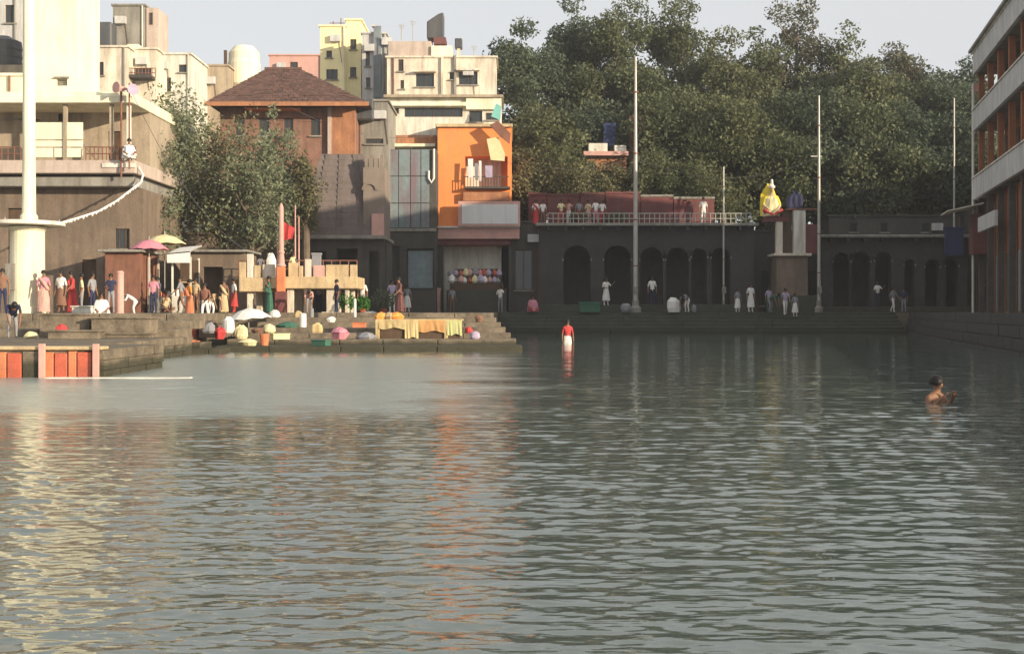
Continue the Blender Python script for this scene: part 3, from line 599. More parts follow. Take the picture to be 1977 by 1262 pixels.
MB().box(X(746, Y), X(900, Y), Y-.45, Y, Z(207, Y)+.02, Z(199, Y)).build('sunshade', M['cream'], r, bevel=.02)
MB().box(X(900, Y)+.01, X(968, Y), Y-.3, Y, Z(213, Y)+.02, Z(190, Y)-.01).build('fascia', M['cream'], r)
MB().box(X(745, Y), X(842, Y), Y-.2, Y, Z(280, Y), Z(262, Y)).build('lower_band', M['brick'], r)
MB().box(X(738, Y), X(842, Y), Y-.8, Y, Z(286, Y), Z(280, Y)).build('ledge', M['cream'], r, bevel=.02)
tag(MB().prism([(X(948, 86.5), Z(225, 86.5)), (X(966, 86.5), Z(232, 86.5)), (X(968, 86.5), Z(205, 86.5)), (X(958, 86.5), Z(200, 86.5))], 86.5, 86.56).build('tarpaulin', mat('turquoise tarpaulin', (0.20, 0.50, 0.45), 0.6, .1, 2, .1), loc=(X(958, 86.5), 86.5, Z(232, 86.5))), 'turquoise tarpaulin scrap hanging at the white building corner', 'tarpaulin')

# blue grey clad block
Y = 84
r = thing('clad_building', 'tall blue grey sheet clad block left of the orange building', 'building', (X(792, Y), Y, GZ))
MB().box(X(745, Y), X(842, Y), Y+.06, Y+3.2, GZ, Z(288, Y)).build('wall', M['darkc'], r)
for k, (a, b_) in enumerate(((747, 769), (770, 792), (793, 812), (813, 829))):
    for j, (c, d_) in enumerate(((289, 340), (341, 392), (393, 440))):
        MB().box(X(a, Y), X(b_, Y)-.01, Y, Y+.055, Z(d_, Y)+.02, Z(c, Y)).build('sheet_panel', M['bluep'], r, bevel=.01)
MB().box(X(745, Y), X(842, Y), Y-.3, Y+.05, Z(447, Y), Z(441, Y)).build('ledge', M['concrete'], r)
MB().tube([(X(838, Y), Y-.1, Z(288, Y)), (X(838, Y), Y-.15, Z(345, Y)), (X(833, Y), Y-.15, Z(353, Y)), (X(828, Y), Y-.12, Z(345, Y)), (X(828, Y), Y-.1, Z(330, Y))], .07, 8).build('pipe', M['cw'], r)
hl = [(X(a, Y), X(b_, Y), Z(d_, Y), Z(c, Y)) for a, b_, c, d_ in ((752, 772, 475, 595), (786, 838, 480, 560))]
mb = MB(); mb.holed(X(745, Y), X(842, Y), Y-.2, .25, GZ, Z(447, Y)-.01, hl); mb.build('lower_wall', M['darkc'], r)
MB().box(X(788, Y), X(836, Y), Y-.02, Y+.03, Z(556, Y), Z(484, Y)).build('shutter', M['bluep'], r)

# orange building
Y = 86.5
r = thing('orange_building', 'bright orange painted building with white sign board', 'building', (X(915, Y), Y, GZ))
hl = [(X(a, Y), X(b_, Y), Z(d_, Y), Z(c, Y)) for a, b_, c, d_ in ((898, 980, 302, 362),)]
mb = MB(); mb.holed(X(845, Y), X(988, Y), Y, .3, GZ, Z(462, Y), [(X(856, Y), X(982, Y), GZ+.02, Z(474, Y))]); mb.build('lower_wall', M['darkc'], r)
mb = MB(); mb.holed(X(845, Y), X(988, Y), Y, .3, Z(462, Y), Z(246, Y), hl)
mb.box(X(845, Y)+.01, X(988, Y)-.01, Y+1.6, Y+7, Z(470, Y), Z(246, Y)-.01); mb.box(X(845, Y)+.01, X(898, Y)-.01, Y+.3, Y+1.6, Z(462, Y), Z(246, Y)-.01)
mb.box(X(845, Y)+.01, X(988, Y)-.01, Y+.3, Y+1.6, Z(474, Y)+.01, Z(362, Y)-.01); mb.box(X(845, Y)+.01, X(988, Y)-.01, Y+.3, Y+1.6, Z(302, Y)+.01, Z(246, Y)-.02)
mb.box(X(985, Y)+.01, X(988, Y)-.01, Y+.3, Y+1.6, Z(470, Y), Z(302, Y))
mb.build('wall', M['orange'], r)
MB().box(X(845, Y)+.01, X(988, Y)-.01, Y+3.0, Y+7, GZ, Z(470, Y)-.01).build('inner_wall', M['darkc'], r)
MB().box(X(841, Y), X(990, Y), Y-.25, Y+7.2, Z(246, Y), Z(240, Y)).build('coping', M['gold'], r, bevel=.02)
MB().box(X(845, Y), X(1003, Y), Y-.55, Y-.01, Z(462, Y), Z(441, Y)).build('base_band', M['pinkb'], r, bevel=.02)
MB().box(X(845, Y), X(1003, Y), Y-.75, Y-.02, Z(441, Y)+.003, Z(438, Y)).build('ledge', M['cw'], r)
MB().box(X(845, Y), X(985, Y), Y-.3, Y-.01, Z(473, Y), Z(462, Y)-.01).build('lintel', M['maroon'], r)
MB().box(X(895, Y), X(984, Y), Y-.5, Y-.01, Z(389, Y), Z(372, Y)).build('sunshade', M['brick'], r)
MB().box(X(898, Y), X(985, Y), Y-.7, Y-.01, Z(366, Y), Z(362, Y)).build('balcony_slab', M['darkc'], r)
sb = MB().box(X(886, Y), X(1004, Y), Y-1.0, Y-.8, Z(439, Y)+.03, Z(391, Y)).build('sign_board', M['pinkb'], r)
MB().box(X(893, Y), X(1000, Y), Y-1.04, Y-1.0, Z(435, Y)+.03, Z(397, Y)).build('sign_face', M['sign'], sb)
mb = MB()
for k in range(15):  mb.box(X(898+k*5.6, Y)-.02, X(898+k*5.6, Y)+.02, Y-.68, Y-.64, Z(362, Y), Z(344, Y))
mb.box(X(897, Y), X(982, Y), Y-.69, Y-.63, Z(344, Y), Z(342, Y)); mb.build('balcony_railing', M['wood'], r)
for k, (a, b_, c, d_, mm) in enumerate(((904, 914, 309, 345, 'cw'), (917, 924, 318, 350, 'cgr'), (925, 930, 313, 352, 'cw'), (937, 951, 322, 345, 'clv'))):
    o = MB().add([(X(a, Y), Y-.72, Z(c, Y)), (X(b_, Y), Y-.72, Z(c, Y)), (X(b_, Y), Y-.80, Z(d_, Y)), (X(a+1, Y), Y-.76, Z(d_, Y)), (X(a, Y), Y-.69, Z(c, Y)), (X(b_, Y), Y-.69, Z(c, Y)), (X(b_, Y), Y-.77, Z(d_, Y)), (X(a+1, Y), Y-.73, Z(d_, Y))], [(0, 3, 2, 1), (4, 5, 6, 7), (0, 4, 7, 3), (1, 2, 6, 5), (3, 7, 6, 2), (0, 1, 5, 4)]).build('hanging_cloth', M[mm], loc=(X(a, Y), Y-.7, Z(d_, Y)))
    tag(o, ['long white cloth drying at the left end of the orange balcony', 'grey cloth drying beside the long white cloth', 'narrow white cloth strip on the orange balcony', 'lavender grey cloth drying right of the white strip'][k], 'cloth', 'washing on the orange balcony')
tag(MB().prism([(X(940, Y), Z(272, Y)), (X(962, Y), Z(268, Y)), (X(975, Y), Z(300, Y)), (X(974, Y), Z(314, Y)), (X(948, Y), Z(312, Y))], Y-.9, Y-.55).build('awning', M['cyl'], loc=(X(955, Y), Y-.7, Z(314, Y))), 'dull yellow cloth awning on the orange building', 'awning')
tag(MB().prism([(X(946, Y), Z(246, Y)), (X(962, Y), Z(238, Y)), (X(986, Y), Z(262, Y)), (X(984, Y), Z(282, Y)), (X(966, Y), Z(268, Y))], Y-1.1, Y-.92).build('awning', M['rust'], loc=(X(965, Y), Y-1, Z(282, Y))), 'rust red canopy scrap above the yellow awning', 'awning')

# shikhara temple
Y = 74.0
r = thing('temple', 'grey stone temple with tapering spire left of the clad block', 'temple', (X(655, Y), Y, GZ))
cx = X(653, Y); wt = X(696, Y)-X(612, Y); wb = X(730, Y)-X(576, Y); zb, ztp = Z(455, Y), Z(292, Y)
mb = MB(); tiers = 14
for k in range(tiers):
    t = k/tiers; t2 = (k+1)/tiers
    def wd(t): return (wb + (wt-wb)*(t**1.15))/2
    a, b_ = wd(t), wd(t2); z0, z1 = zb+(ztp-zb)*t, zb+(ztp-zb)*t2; cc = cx + 0.05*t
    cy = Y+2.6
    mb.add([(cc-a, cy-a, z0), (cc+a, cy-a, z0), (cc+a, cy+a, z0), (cc-a, cy+a, z0), (cc-b_, cy-b_, z1-.05), (cc+b_, cy-b_, z1-.05), (cc+b_, cy+b_, z1-.05), (cc-b_, cy+b_, z1-.05)], [(0, 1, 5, 4), (1, 2, 6, 5), (2, 3, 7, 6), (3, 0, 4, 7), (4, 5, 6, 7)])
    mb.box(cc-b_+.005, cc+b_-.005, cy-b_+.005, cy+b_-.005, z1-.05, z1)
    for s in (-.5, 0, .5): mb.box(cc+s*a*1.2-.16, cc+s*a*1.2+.16, cy-a-.02, cy-a+.2, z0, z1-.03)
mb.build('spire', M['stone'], r)
mb = MB(); mb.box(X(700, Y), X(742, Y), Y+.3, Y+3.6, zb, Z(322, Y))
for k in range(4): mb.box(X(703+k*10, Y), X(709+k*10, Y), Y+.3, Y+.7, Z(322, Y), Z(304-6*(k % 2), Y))
for k in range(9):
    a0, a1 = math.pi*k/9, math.pi*(k+1)/9; c_ = (X(713, Y), Z(366, Y)); r0 = .34
    mb.prism([(c_[0]+r0*math.cos(a0), c_[1]+r0*math.sin(a0)), (c_[0]+(r0+.14)*math.cos(a0), c_[1]+(r0+.14)*math.sin(a0)), (c_[0]+(r0+.14)*math.cos(a1), c_[1]+(r0+.14)*math.sin(a1)), (c_[0]+r0*math.cos(a1), c_[1]+r0*math.sin(a1))], Y+.2, Y+.31)
mb.build('side_tower', M['stonel'], r)
hl = [(X(a, Y), X(b_, Y), Z(d_, Y), Z(c, Y)) for a, b_, c, d_ in ((598, 630, 485, 606), (650, 690, 480, 606), (712, 732, 485, 606))]
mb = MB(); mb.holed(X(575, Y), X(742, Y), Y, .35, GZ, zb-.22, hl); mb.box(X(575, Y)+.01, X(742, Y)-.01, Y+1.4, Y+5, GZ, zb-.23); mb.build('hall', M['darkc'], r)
MB().box(X(553, Y), X(744, Y), Y-.5, Y+5.4, zb-.22, zb).build('cornice', M['concrete'], r, bevel=.03)
MB().box(X(582, Y), X(738, Y), Y-.1, Y+.28, zb, zb+.5).build('plinth_band', M['stone'], r)
MB().box(X(718, Y), X(741, Y), Y-.14, Y+.26, zb, zb+1.3).build('painted_pier', M['pinkb'], r)

# walls of the lower left middle ground
block('garden_wall', 'long brown boundary wall behind the trees on the left', 'wall', 250, 640, 452, 600, 79, .4, M['brown'], base=GZ)
def shed(name, label, px0, px1, pyt, Y, dep, m, hole=None, mroof='concrete', over=.25):
    r = thing(name, label, 'shed', (X((px0+px1)/2, Y), Y, GZ)); zt = Z(pyt, Y)
    hl = [(X(hole[0], Y), X(hole[1], Y), GZ+.02, Z(hole[2], Y))] if hole else []
    mb = MB(); mb.holed(X(px0, Y), X(px1, Y), Y, .2, GZ, zt, hl); mb.box(X(px0, Y)+.01, X(px1, Y)-.01, Y+1.0, Y+dep, GZ, zt-.01)
    mb.box(X(px0, Y)+.01, X(px0, Y)+.2, Y+.2, Y+1, GZ, zt-.01); mb.box(X(px1, Y)-.2, X(px1, Y)-.01, Y+.2, Y+1, GZ, zt-.01); mb.build('wall', m, r)
    MB().box(X(px0, Y)-over, X(px1, Y)+over, Y-.35, Y+dep+.1, zt, zt+.12).build('roof_slab', M[mroof], r, bevel=.02)
    return r
shed('stone_shed', 'low flat roofed brown shed in the middle of the left bank', 368, 472, 487, 64, 3, M['brown'], (392, 430, 515))
r = shed('stone_shed', 'reddish brown kiosk wall between the dark building and the tea stall', 203, 270, 487, 60, 3, M['rust'])
# pinkish round post
tag(MB().lathe((X(232, 48.6), 48.6, GZ), [(.2, -.1), (.18, .0), (.14, .04), (.14, 1.55), (.16, 1.58), (.1, 1.66)], 14).build('bollard', M['pinkb'], loc=(X(232, 48.6), 48.6, GZ)), 'tall pinkish masonry post on the terrace', 'post')

# tea stall
Y = 61
r = thing('market_stall', 'tea stall with white awning and shelves between two brown sheds', 'stall', (X(330, Y), Y, GZ))
for px in (288, 333, 368):
    for dy in (0, 1.6): MB().box(X(px, Y)-.04, X(px, Y)+.04, Y+dy-.04, Y+dy+.04, GZ, Z(496, Y)).build('post', M['white'], r)
MB().prism([(X(328, Y), Z(508, Y)), (X(372, Y), Z(508, Y)), (X(372, Y), Z(486, Y)), (X(328, Y), Z(490, Y))], Y-.5, Y-.44).build('awning', M['cw'], r)
MB().add([(X(328, Y), Y-.5, Z(490, Y)), (X(372, Y), Y-.5, Z(486, Y)), (X(372, Y), Y+1.8, Z(470, Y)), (X(328, Y), Y+1.8, Z(474, Y)), (X(328, Y), Y-.5, Z(492, Y)), (X(372, Y), Y-.5, Z(488, Y)), (X(372, Y), Y+1.8, Z(472, Y)), (X(328, Y), Y+1.8, Z(476, Y))], [(0, 1, 2, 3), (4, 7, 6, 5), (0, 4, 5, 1), (2, 6, 7, 3)]).build('awning_top', M['cw'], r)
MB().box(X(286, Y), X(328, Y), Y-.2, Y+.6, GZ, Z(574, Y)).build('counter', M['concrete'], r, bevel=.02)
MB().box(X(332, Y), X(368, Y), Y-.1, Y+.5, GZ, Z(571, Y)).build('counter', M['white'], r, bevel=.02)
MB().box(X(332, Y), X(368, Y), Y+1.5, Y+1.6, GZ, Z(500, Y)).build('back_panel', M['wood'], r)
for c in (545, 572): MB().box(X(340, Y), X(368, Y), Y+.9, Y+1.45, Z(c, Y), Z(c, Y)+.05).build('shelf', M['gold'], r)
rr = random.Random(5)
for k in range(9):
    px = 290+k*8.5; z = Z(574, Y)+.003
    o = MB().lathe((0, 0, 0), [(.07, 0), (.09, .06), (.09, .22), (.05, .27), (.05, .31)], 10).build('pot', M[['metal', 'cw', 'co', 'cr', 'metal'][k % 5]])
    o.location = (X(px, Y), Y+.2, Z(574 if px < 328 else 571, Y)+.003)
    tag(o, ['steel', 'white', 'orange', 'red', 'steel'][k % 5]+' pot on the tea stall counter, '+['first', 'second', 'third', 'fourth', 'fifth', 'sixth', 'seventh', 'eighth', 'last'][k]+' from the left', 'pot', 'pots on the tea stall')
def umbrella(label, px, pyt, Y, rad, m, tilt=0.0, h=.5, base=GZ):
    r = thing('umbrella', label, 'umbrella', (X(px, Y), Y, base), 'big umbrellas on the bank'); z = Z(pyt, Y); x = X(px, Y)
    mb = MB(); n_ = 8; vs = [(x, Y, z)]; ring = [.5, 1.0]
    for j, rr_ in enumerate(ring):
        for k in range(n_*2):
            a = math.pi*k/n_; rd = rad*rr_*(1.0 if k % 2 == 0 else .95)
            vs.append((x+rd*math.cos(a), Y+rd*math.sin(a), z-h*(rr_**1.7)+(0.05 if k % 2 else 0)*rr_+tilt*rd*math.cos(a)))
    N = n_*2; fs = [(0, 1+k, 1+(k+1) % N) for k in range(N)] + [(1+k, 1+N+k, 1+N+(k+1) % N, 1+(k+1) % N) for k in range(N)]
    o = mb.add(vs, fs).build('canopy', m, r); s = o.modifiers.new('thick', 'SOLIDIFY'); s.thickness = .02
    MB().tube([(x, Y, base), (x, Y, z+.15)], .025, 6).build('pole', M['metal'], r)
    return r
umbrella('pink sun umbrella in front of the tea stall', 288, 462, 60.5, .95, M['cp'])
umbrella('cream white sun umbrella tilted over the steps below the stage', 480, 594, 52.5, 1.0, M['cw'], tilt=.10, base=stz(52.5))
umbrella('pale cream sun umbrella behind the pink one', 318, 452, 63, 1.1, M['cyl'])

# raised ochre stage
Y = 60.0
r = thing('stage', 'raised ochre concrete viewing stage on square legs', 'platform', (X(575, Y), Y, GZ))
MB().box(X(461, Y), X(522, Y), Y, Y+3, Z(563, Y), Z(536, Y)).build('deck', M['gold'], r, bevel=.03)
MB().box(X(522, Y)+.01, X(690, Y), Y+.05, Y+3, Z(557, Y), Z(534, Y)).build('deck', M['gold'], r, bevel=.03)
for px, w_ in ((480, 12), (558, 13), (636, 16), (668, 8)):
    for dy in (.3, 2.4): MB().box(X(px-w_/2, Y), X(px+w_/2, Y), Y+dy, Y+dy+.32, GZ, Z(557, Y)-.003).build('leg', M['pale'], r, bevel=.02)
MB().box(X(620, Y), X(655, Y), Y+.15, Y+.8, GZ-.05, Z(602, Y)).build('footing', M['pale'], r)
for a, b_, c, m_ in ((461, 474, 506, 'gold'), (476, 488, 490, 'white'), (490, 502, 512, 'gold'), (506, 530, 510, 'pale'), (556, 574, 507, 'gold'), (576, 584, 513, 'gold'), (588, 600, 500, 'pale'), (604, 626, 512, 'pinkb'), (628, 672, 511, 'gold'), (675, 689, 511, 'gold')):
    MB().box(X(a, Y), X(b_, Y), Y+.08, Y+.24, Z(535, Y)+.003 if a > 522 else Z(536, Y)+.003, Z(c, Y)).build('parapet_panel', M[m_], r, bevel=.015)
rail(461, 689, 503, 535, Y+2.9, M['rust'], 14, r)
# things on the stage
for k, (px, w_, c, d_, mm, nm, lb, ct) in enumerate(((518, 18, 489, 511, 'cw', 'cloth_bundle', 'white cloth bundle on the stage left of the red mast', 'bundle'), (607, 16, 488, 512, 'cgr', 'crate', 'grey plastic crate on the right half of the stage', 'crate'))):
    x = X(px, Y); h = Z(c, Y)-Z(535, Y); ww = w_/2/FOC*Y
    o = MB().lathe((0, 0, 0), [(ww*.9, 0), (ww, h*.3), (ww*.95, h*.7), (ww*.6, h*.95), (ww*.2, h)], 10, wob=.12, seed=k).build(nm, M[mm]) if k == 0 else MB().box(-ww, ww, -.2, .2, 0, h*.92).box(-ww-.03, ww+.03, -.23, .23, h*.92, h).build(nm, M[mm])
    o.location = (x, Y+.7, Z(534, Y)); tag(o, lb, ct)
# red and pink mast
Y = 59.6
r = thing('mast', 'tall saffron red mast with tiered base beside the stage', 'mast', (X(543, Y), Y, GZ-.2))
MB().box(X(533, Y), X(553, Y), Y-.25, Y+.25, GZ-.3, Z(563, Y)).build('base', M['maroon'], r)
MB().box(X(535, Y), X(550, Y), Y-.19, Y+.19, Z(563, Y), Z(515, Y)).build('pedestal', M['saff'], r, bevel=.02)
MB().lathe((X(543, Y), Y, Z(515, Y)), [(.2, 0), (.24, .05), (.17, .15), (.13, .6), (.17, .7), (.12, .8), (.11, Z(400, Y)-Z(515, Y)), (.03, Z(392, Y)-Z(515, Y))], 14).build('shaft', M['pinkb'], r)
mb = MB(); fx = [X(547, Y)+i*.09 for i in range(7)]; mb.add([(x, Y+.05*math.sin(i*1.4), Z(428, Y)-.05*i) for i, x in enumerate(fx)]+[(x-.02*i, Y+.05*math.sin(i*1.4+.6), Z(462, Y)-.02*i+(.12 if i > 3 else 0)) for i, x in enumerate(fx)], [(i, i+1, i+8, i+7) for i in range(6)]); mb.build('flag', M['cr'], r)
for k, (px, a, b_) in enumerate(((570, 396, 455), (577, 418, 432+25))):
    Yq = 66; o = MB().tube([(0, 0, 0), (0, 0, Z(a, Yq)-GZ)], [.06, .03], 8).build('flag_pole', M['pinkb'], loc=(0, 0, 0)); o.location = (X(px, Yq), Yq, GZ)
    tag(o, ['thin pink pole right of the saffron mast', 'shorter pink pole next to the thin one'][k], 'pole', 'thin poles behind the stage')

# white table with canopy, planters, cloth covered platform on the middle steps
Y = 58.4
r = thing('table', 'long white topped table with a sheet near the stage', 'table', (X(712, Y), Y, GZ))
MB().box(X(682, Y), X(744, Y), Y, Y+.9, Z(617, Y)+.1-.06+.0, Z(617, Y)+.1).build('tabletop', M['cw'], r)
for px in (684, 742):
    for dy in (.05, .8): MB().box(X(px, Y)-.03, X(px, Y)+.03, Y+dy, Y+dy+.05, 1.7, Z(617, Y)+.04).build('leg', M['rust'], r)
tag(MB().lathe((X(712, Y), Y+.45, Z(617, Y)+.1), [(.55, 0), (.5, .12), (.35, .25), (.1, .3)], 12, wob=.15, seed=4).build('cloth_bundle', M['cgr'], loc=(X(712, Y), Y+.45, Z(617, Y)+.1)), 'soft grey green bundle heaped on the white table', 'bundle')
r = thing('cloth_platform', 'low platform draped with ochre and orange cloth by the water', 'platform', (X(808, 50), 50, stepk(2)))
Y = 49.2
MB().box(X(727, Y)+.05, X(890, Y)-.05, Y+.05, Y+1.4, stepk(2)-.05, Z(618, Y)-.03).build('frame', M['wood'], r)
MB().box(X(724, Y), X(893, Y), Y, Y+1.5, Z(618, Y)-.03, Z(618, Y)+.04).build('top', M['ocl'], r, bevel=.03)
for k, (a, b_, d_, mm) in enumerate(((725, 732, 678, 'ocl'), (732, 782, 634, 'ocl'), (782, 808, 652, 'ocl'), (808, 858, 640, 'oco'), (858, 864, 684, 'ocl'), (864, 892, 646, 'ogr'))):
    mb = MB(); nseg = 8; va = []
    for i in range(nseg+1):
        x = X(a, Y)+(X(b_, Y)-X(a, Y))*i/nseg; yy = Y-.02-.05*abs(math.sin(i*1.3+k)); va += [(x, Y-.01, Z(618, Y)), (x, yy, Z(d_+2*math.sin(i), Y)), ]
    fs = [(2*i, 2*i+1, 2*i+3, 2*i+2) for i in range(nseg)]
    o = mb.add(va, fs).build('drape', M[mm], r); s = o.modifiers.new('t', 'SOLIDIFY'); s.thickness = .03
for k, px in enumerate((735, 752, 765)):
    o = MB().lathe((0, 0, 0), [(.22, 0), (.27, .1), (.18, .22), (.04, .27)], 9, wob=.2, seed=k).build('cloth_bundle', M['co'] if k != 1 else M['gold']); o.location = (X(px, 49.7), 49.8, Z(618, 49.2)+.04)
    tag(o, ['leftmost orange cloth heap on the draped platform', 'ochre cloth heap between two orange ones on the draped platform', 'right orange cloth heap on the draped platform'][k], 'bundle', 'cloth heaps on the draped platform')
# plastic drum and boxes on the steps
for k, (px, py0, py1, Y, w_, mm, nm, lb) in enumerate((
    (438, 612, 640, 56.8, 18, 'cw', 'sack', 'pale sack standing left of the cream umbrella'),
    (463, 628, 652, 56.2, 20, 'cyl', 'sack', 'cream sack under the tilted white umbrella'),
    (517, 626, 640, 56.2, 18, 'cyl', 'sack', 'flat pale yellow sack right of the tilted umbrella'),
    (508, 645, 662, 55.7, 20, 'saff', 'basket', 'orange basket at the water edge below the yellow sack'),
    (583, 606, 630, 57.4, 13, 'cw', 'drum', 'white drum at the foot of the stage'),
    (600, 596, 616, 57.8, 8, 'cgr', 'drum', 'grey drum behind the white one at the stage foot'),
    (684, 578, 616, 58.0, 5, 'cw', 'drum', 'slim white canister beside the green plants'),
    (842, 556, 572, 85.2, 16, 'pinkb', 'crate', 'pink box before the dark arcade'),  # crate in the plain pink masonry colour
    (917, 640, 655, 56.3, 16, 'clv', 'sack', 'lavender sack at the right end of the draped platform'))):
    if Y < 59.2: k_ = min(range(1, 8), key=lambda k: abs(HY+(HC-stepk(k))*FOC/(46.3+(k-1)*1.9)-py1)); Y = 46.15+(k_-1)*1.9; stepz = stepk(k_)
    else: stepz = GZ
    wd_ = w_/2/FOC*Y*(1.25 if nm == 'sack' else 1.0); h = max(.28, Z(py0, Y)-stepz)
    prof = {'sack': [(wd_*.8, 0), (wd_, h*.2), (wd_*.9, h*.75), (wd_*.35, h)], 'basket': [(wd_*.7, 0), (wd_, h*.9), (wd_, h), (wd_*.8, h)], 'drum': [(wd_, 0), (wd_*1.05, h*.3), (wd_, h*.32), (wd_*1.05, h*.65), (wd_, h*.67), (wd_, h), (wd_*.3, h*1.04)]}.get(nm)
    o = (MB().lathe((0, 0, 0), prof, 12, wob=.1 if nm == 'sack' else 0, seed=k) if prof else MB().box(-wd_, wd_, -.3, .3, 0, h*.9).box(-wd_-.03, wd_+.03, -.33, .33, h*.9, h)).build(nm, M[mm])
    o.location = (X(px, Y), Y+.25, stepz+.01); tag(o, lb, nm, 'goods on the bank')
# ------------------------------------------------------------------ arcades on the right
def arcade(label, px0, px1, pyt, Y, dep, arches, m, plinth=.55):
    """solid masonry front with round-headed openings; each arch (px centre, half width px, py spring top)"""
    r = thing('arcade', label, 'arcade', (X((px0+px1)/2, Y), Y, GZ), 'dark arcades along the ghat'); zt = Z(pyt, Y); z0 = GZ+plinth
    mb = MB(); xs0 = X(px0, Y); th = .7
    edges = []
    for (pc, hw, pt_) in arches:
        c_, h_ = X(pc, Y), hw/FOC*Y; ztop = Z(pt_, Y); spring = ztop-h_
        edges.append((c_-h_, c_+h_, spring, c_, h_))
    prev = xs0
    for (a, b_, sp, c_, h_) in edges:
        mb.box(prev, a, Y, Y+th, z0, zt)
        n_ = 10
        for k in range(n_):
            t0, t1 = math.pi*(1-k/n_), math.pi*(1-(k+1)/n_)
            p0, p1 = (c_+h_*math.cos(t0), sp+h_*math.sin(t0)), (c_+h_*math.cos(t1), sp+h_*math.sin(t1))
            mb.add([(p0[0], Y, p0[1]), (p1[0], Y, p1[1]), (p1[0], Y, zt), (p0[0], Y, zt), (p0[0], Y+th, p0[1]), (p1[0], Y+th, p1[1]), (p1[0], Y+th, zt), (p0[0], Y+th, zt)], [(0, 1, 2, 3), (0, 4, 5, 1), (4, 7, 6, 5)])
        prev = b_
    mb.box(prev, X(px1, Y), Y, Y+th, z0, zt)
    mb.box(X(px0, Y)+.01, X(px1, Y)-.01, Y+th+2.2, Y+dep, z0, zt-.01); mb.box(X(px0, Y)+.01, X(px0, Y)+.4, Y+th, Y+th+2.2, z0, zt-.01); mb.box(X(px1, Y)-.4, X(px1, Y)-.01, Y+th, Y+th+2.2, z0, zt-.01)
    mb.build('wall', m, r)
    for (a, b_, sp, c_, h_) in edges:
        mb = MB(); n_ = 9
        for k in range(n_):
            t0, t1 = math.pi*(1-k/n_)-.02, math.pi*(1-(k+1)/n_)+.02; o1, o2 = h_+.02, h_+.28
            mb.prism([(c_+o1*math.cos(t0), sp+o1*math.sin(t0)), (c_+o1*math.cos(t1), sp+o1*math.sin(t1)), (c_+o2*math.cos(t1), sp+o2*math.sin(t1)), (c_+o2*math.cos(t0), sp+o2*math.sin(t0))], Y-.05-.02*(k % 2), Y+.02)
        mb.build('arch_ring', m, r)
        for xx in (a-.08, b_): MB().box(xx, xx+.08, Y-.06, Y-.003, sp-.12, sp+.02).build('impost', M['concrete'], r)
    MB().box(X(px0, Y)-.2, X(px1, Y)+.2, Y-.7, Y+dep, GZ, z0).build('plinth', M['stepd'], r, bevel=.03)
    MB().box(X(px0, Y)-.3, X(px1, Y)+.2, Y-.6, Y+dep+.1, zt, zt+.2).build('roof_slab', M['concrete'], r, bevel=.03)
    for k in range(int((X(px1, Y)-X(px0, Y))/1.2)):
        x = X(px0, Y)+.6+k*1.2; MB().box(x-.1, x+.1, Y-.5, Y-.003, zt-.28, zt-.003).build('bracket', m, r)
    return r
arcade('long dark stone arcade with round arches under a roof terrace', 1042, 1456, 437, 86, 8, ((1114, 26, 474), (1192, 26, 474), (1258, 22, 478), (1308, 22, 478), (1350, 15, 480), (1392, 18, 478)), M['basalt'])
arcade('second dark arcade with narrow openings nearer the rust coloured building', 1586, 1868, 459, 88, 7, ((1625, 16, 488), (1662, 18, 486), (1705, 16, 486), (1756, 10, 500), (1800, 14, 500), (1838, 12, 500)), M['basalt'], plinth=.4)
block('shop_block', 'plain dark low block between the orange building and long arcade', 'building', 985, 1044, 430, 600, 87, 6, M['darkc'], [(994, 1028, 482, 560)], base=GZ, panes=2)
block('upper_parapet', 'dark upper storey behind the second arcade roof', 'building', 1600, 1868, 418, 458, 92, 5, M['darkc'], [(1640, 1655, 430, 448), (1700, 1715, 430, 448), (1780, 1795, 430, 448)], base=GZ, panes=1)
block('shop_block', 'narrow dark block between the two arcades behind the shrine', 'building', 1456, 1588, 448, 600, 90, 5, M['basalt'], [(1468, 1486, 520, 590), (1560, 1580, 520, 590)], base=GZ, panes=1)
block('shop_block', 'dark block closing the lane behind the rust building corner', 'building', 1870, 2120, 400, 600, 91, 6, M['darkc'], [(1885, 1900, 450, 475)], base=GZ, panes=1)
block('house', 'unseen block added behind the rust building to shade the right bank', 'building', X2PX(34.6, 68.4), X2PX(52, 68.4), 215, 600, 68.4, 22, M['darkc'], [], base=GZ)  # hidden block, added to keep the low sun off the right bank
# terrace on the long arcade
ZT = Z(437, 86)+.2
r = thing('terrace_wall', 'maroon painted parapet wall along the arcade roof terrace', 'wall', (X(1200, 87), 87, ZT))
Y = 87.6
for a, b_, c in ((1020, 1056, 372), (1057, 1120, 374), (1121, 1168, 372), (1170, 1236, 370), (1237, 1300, 376), (1301, 1380, 380)):
    MB().box(X(a, Y), X(b_, Y)-.03, Y, Y+.25, ZT, Z(c+4, Y)).build('wall_panel', M['maroon'], r); MB().box(X(a, Y)-.02, X(b_, Y), Y-.06, Y+.3, Z(c+4, Y), Z(c, Y)).build('coping', M['maroon'] if a < 1237 else M['concrete'], r)
rail(1058, 1450, 412, 432, 86.2, M['metal'], 40, r, name='railing')
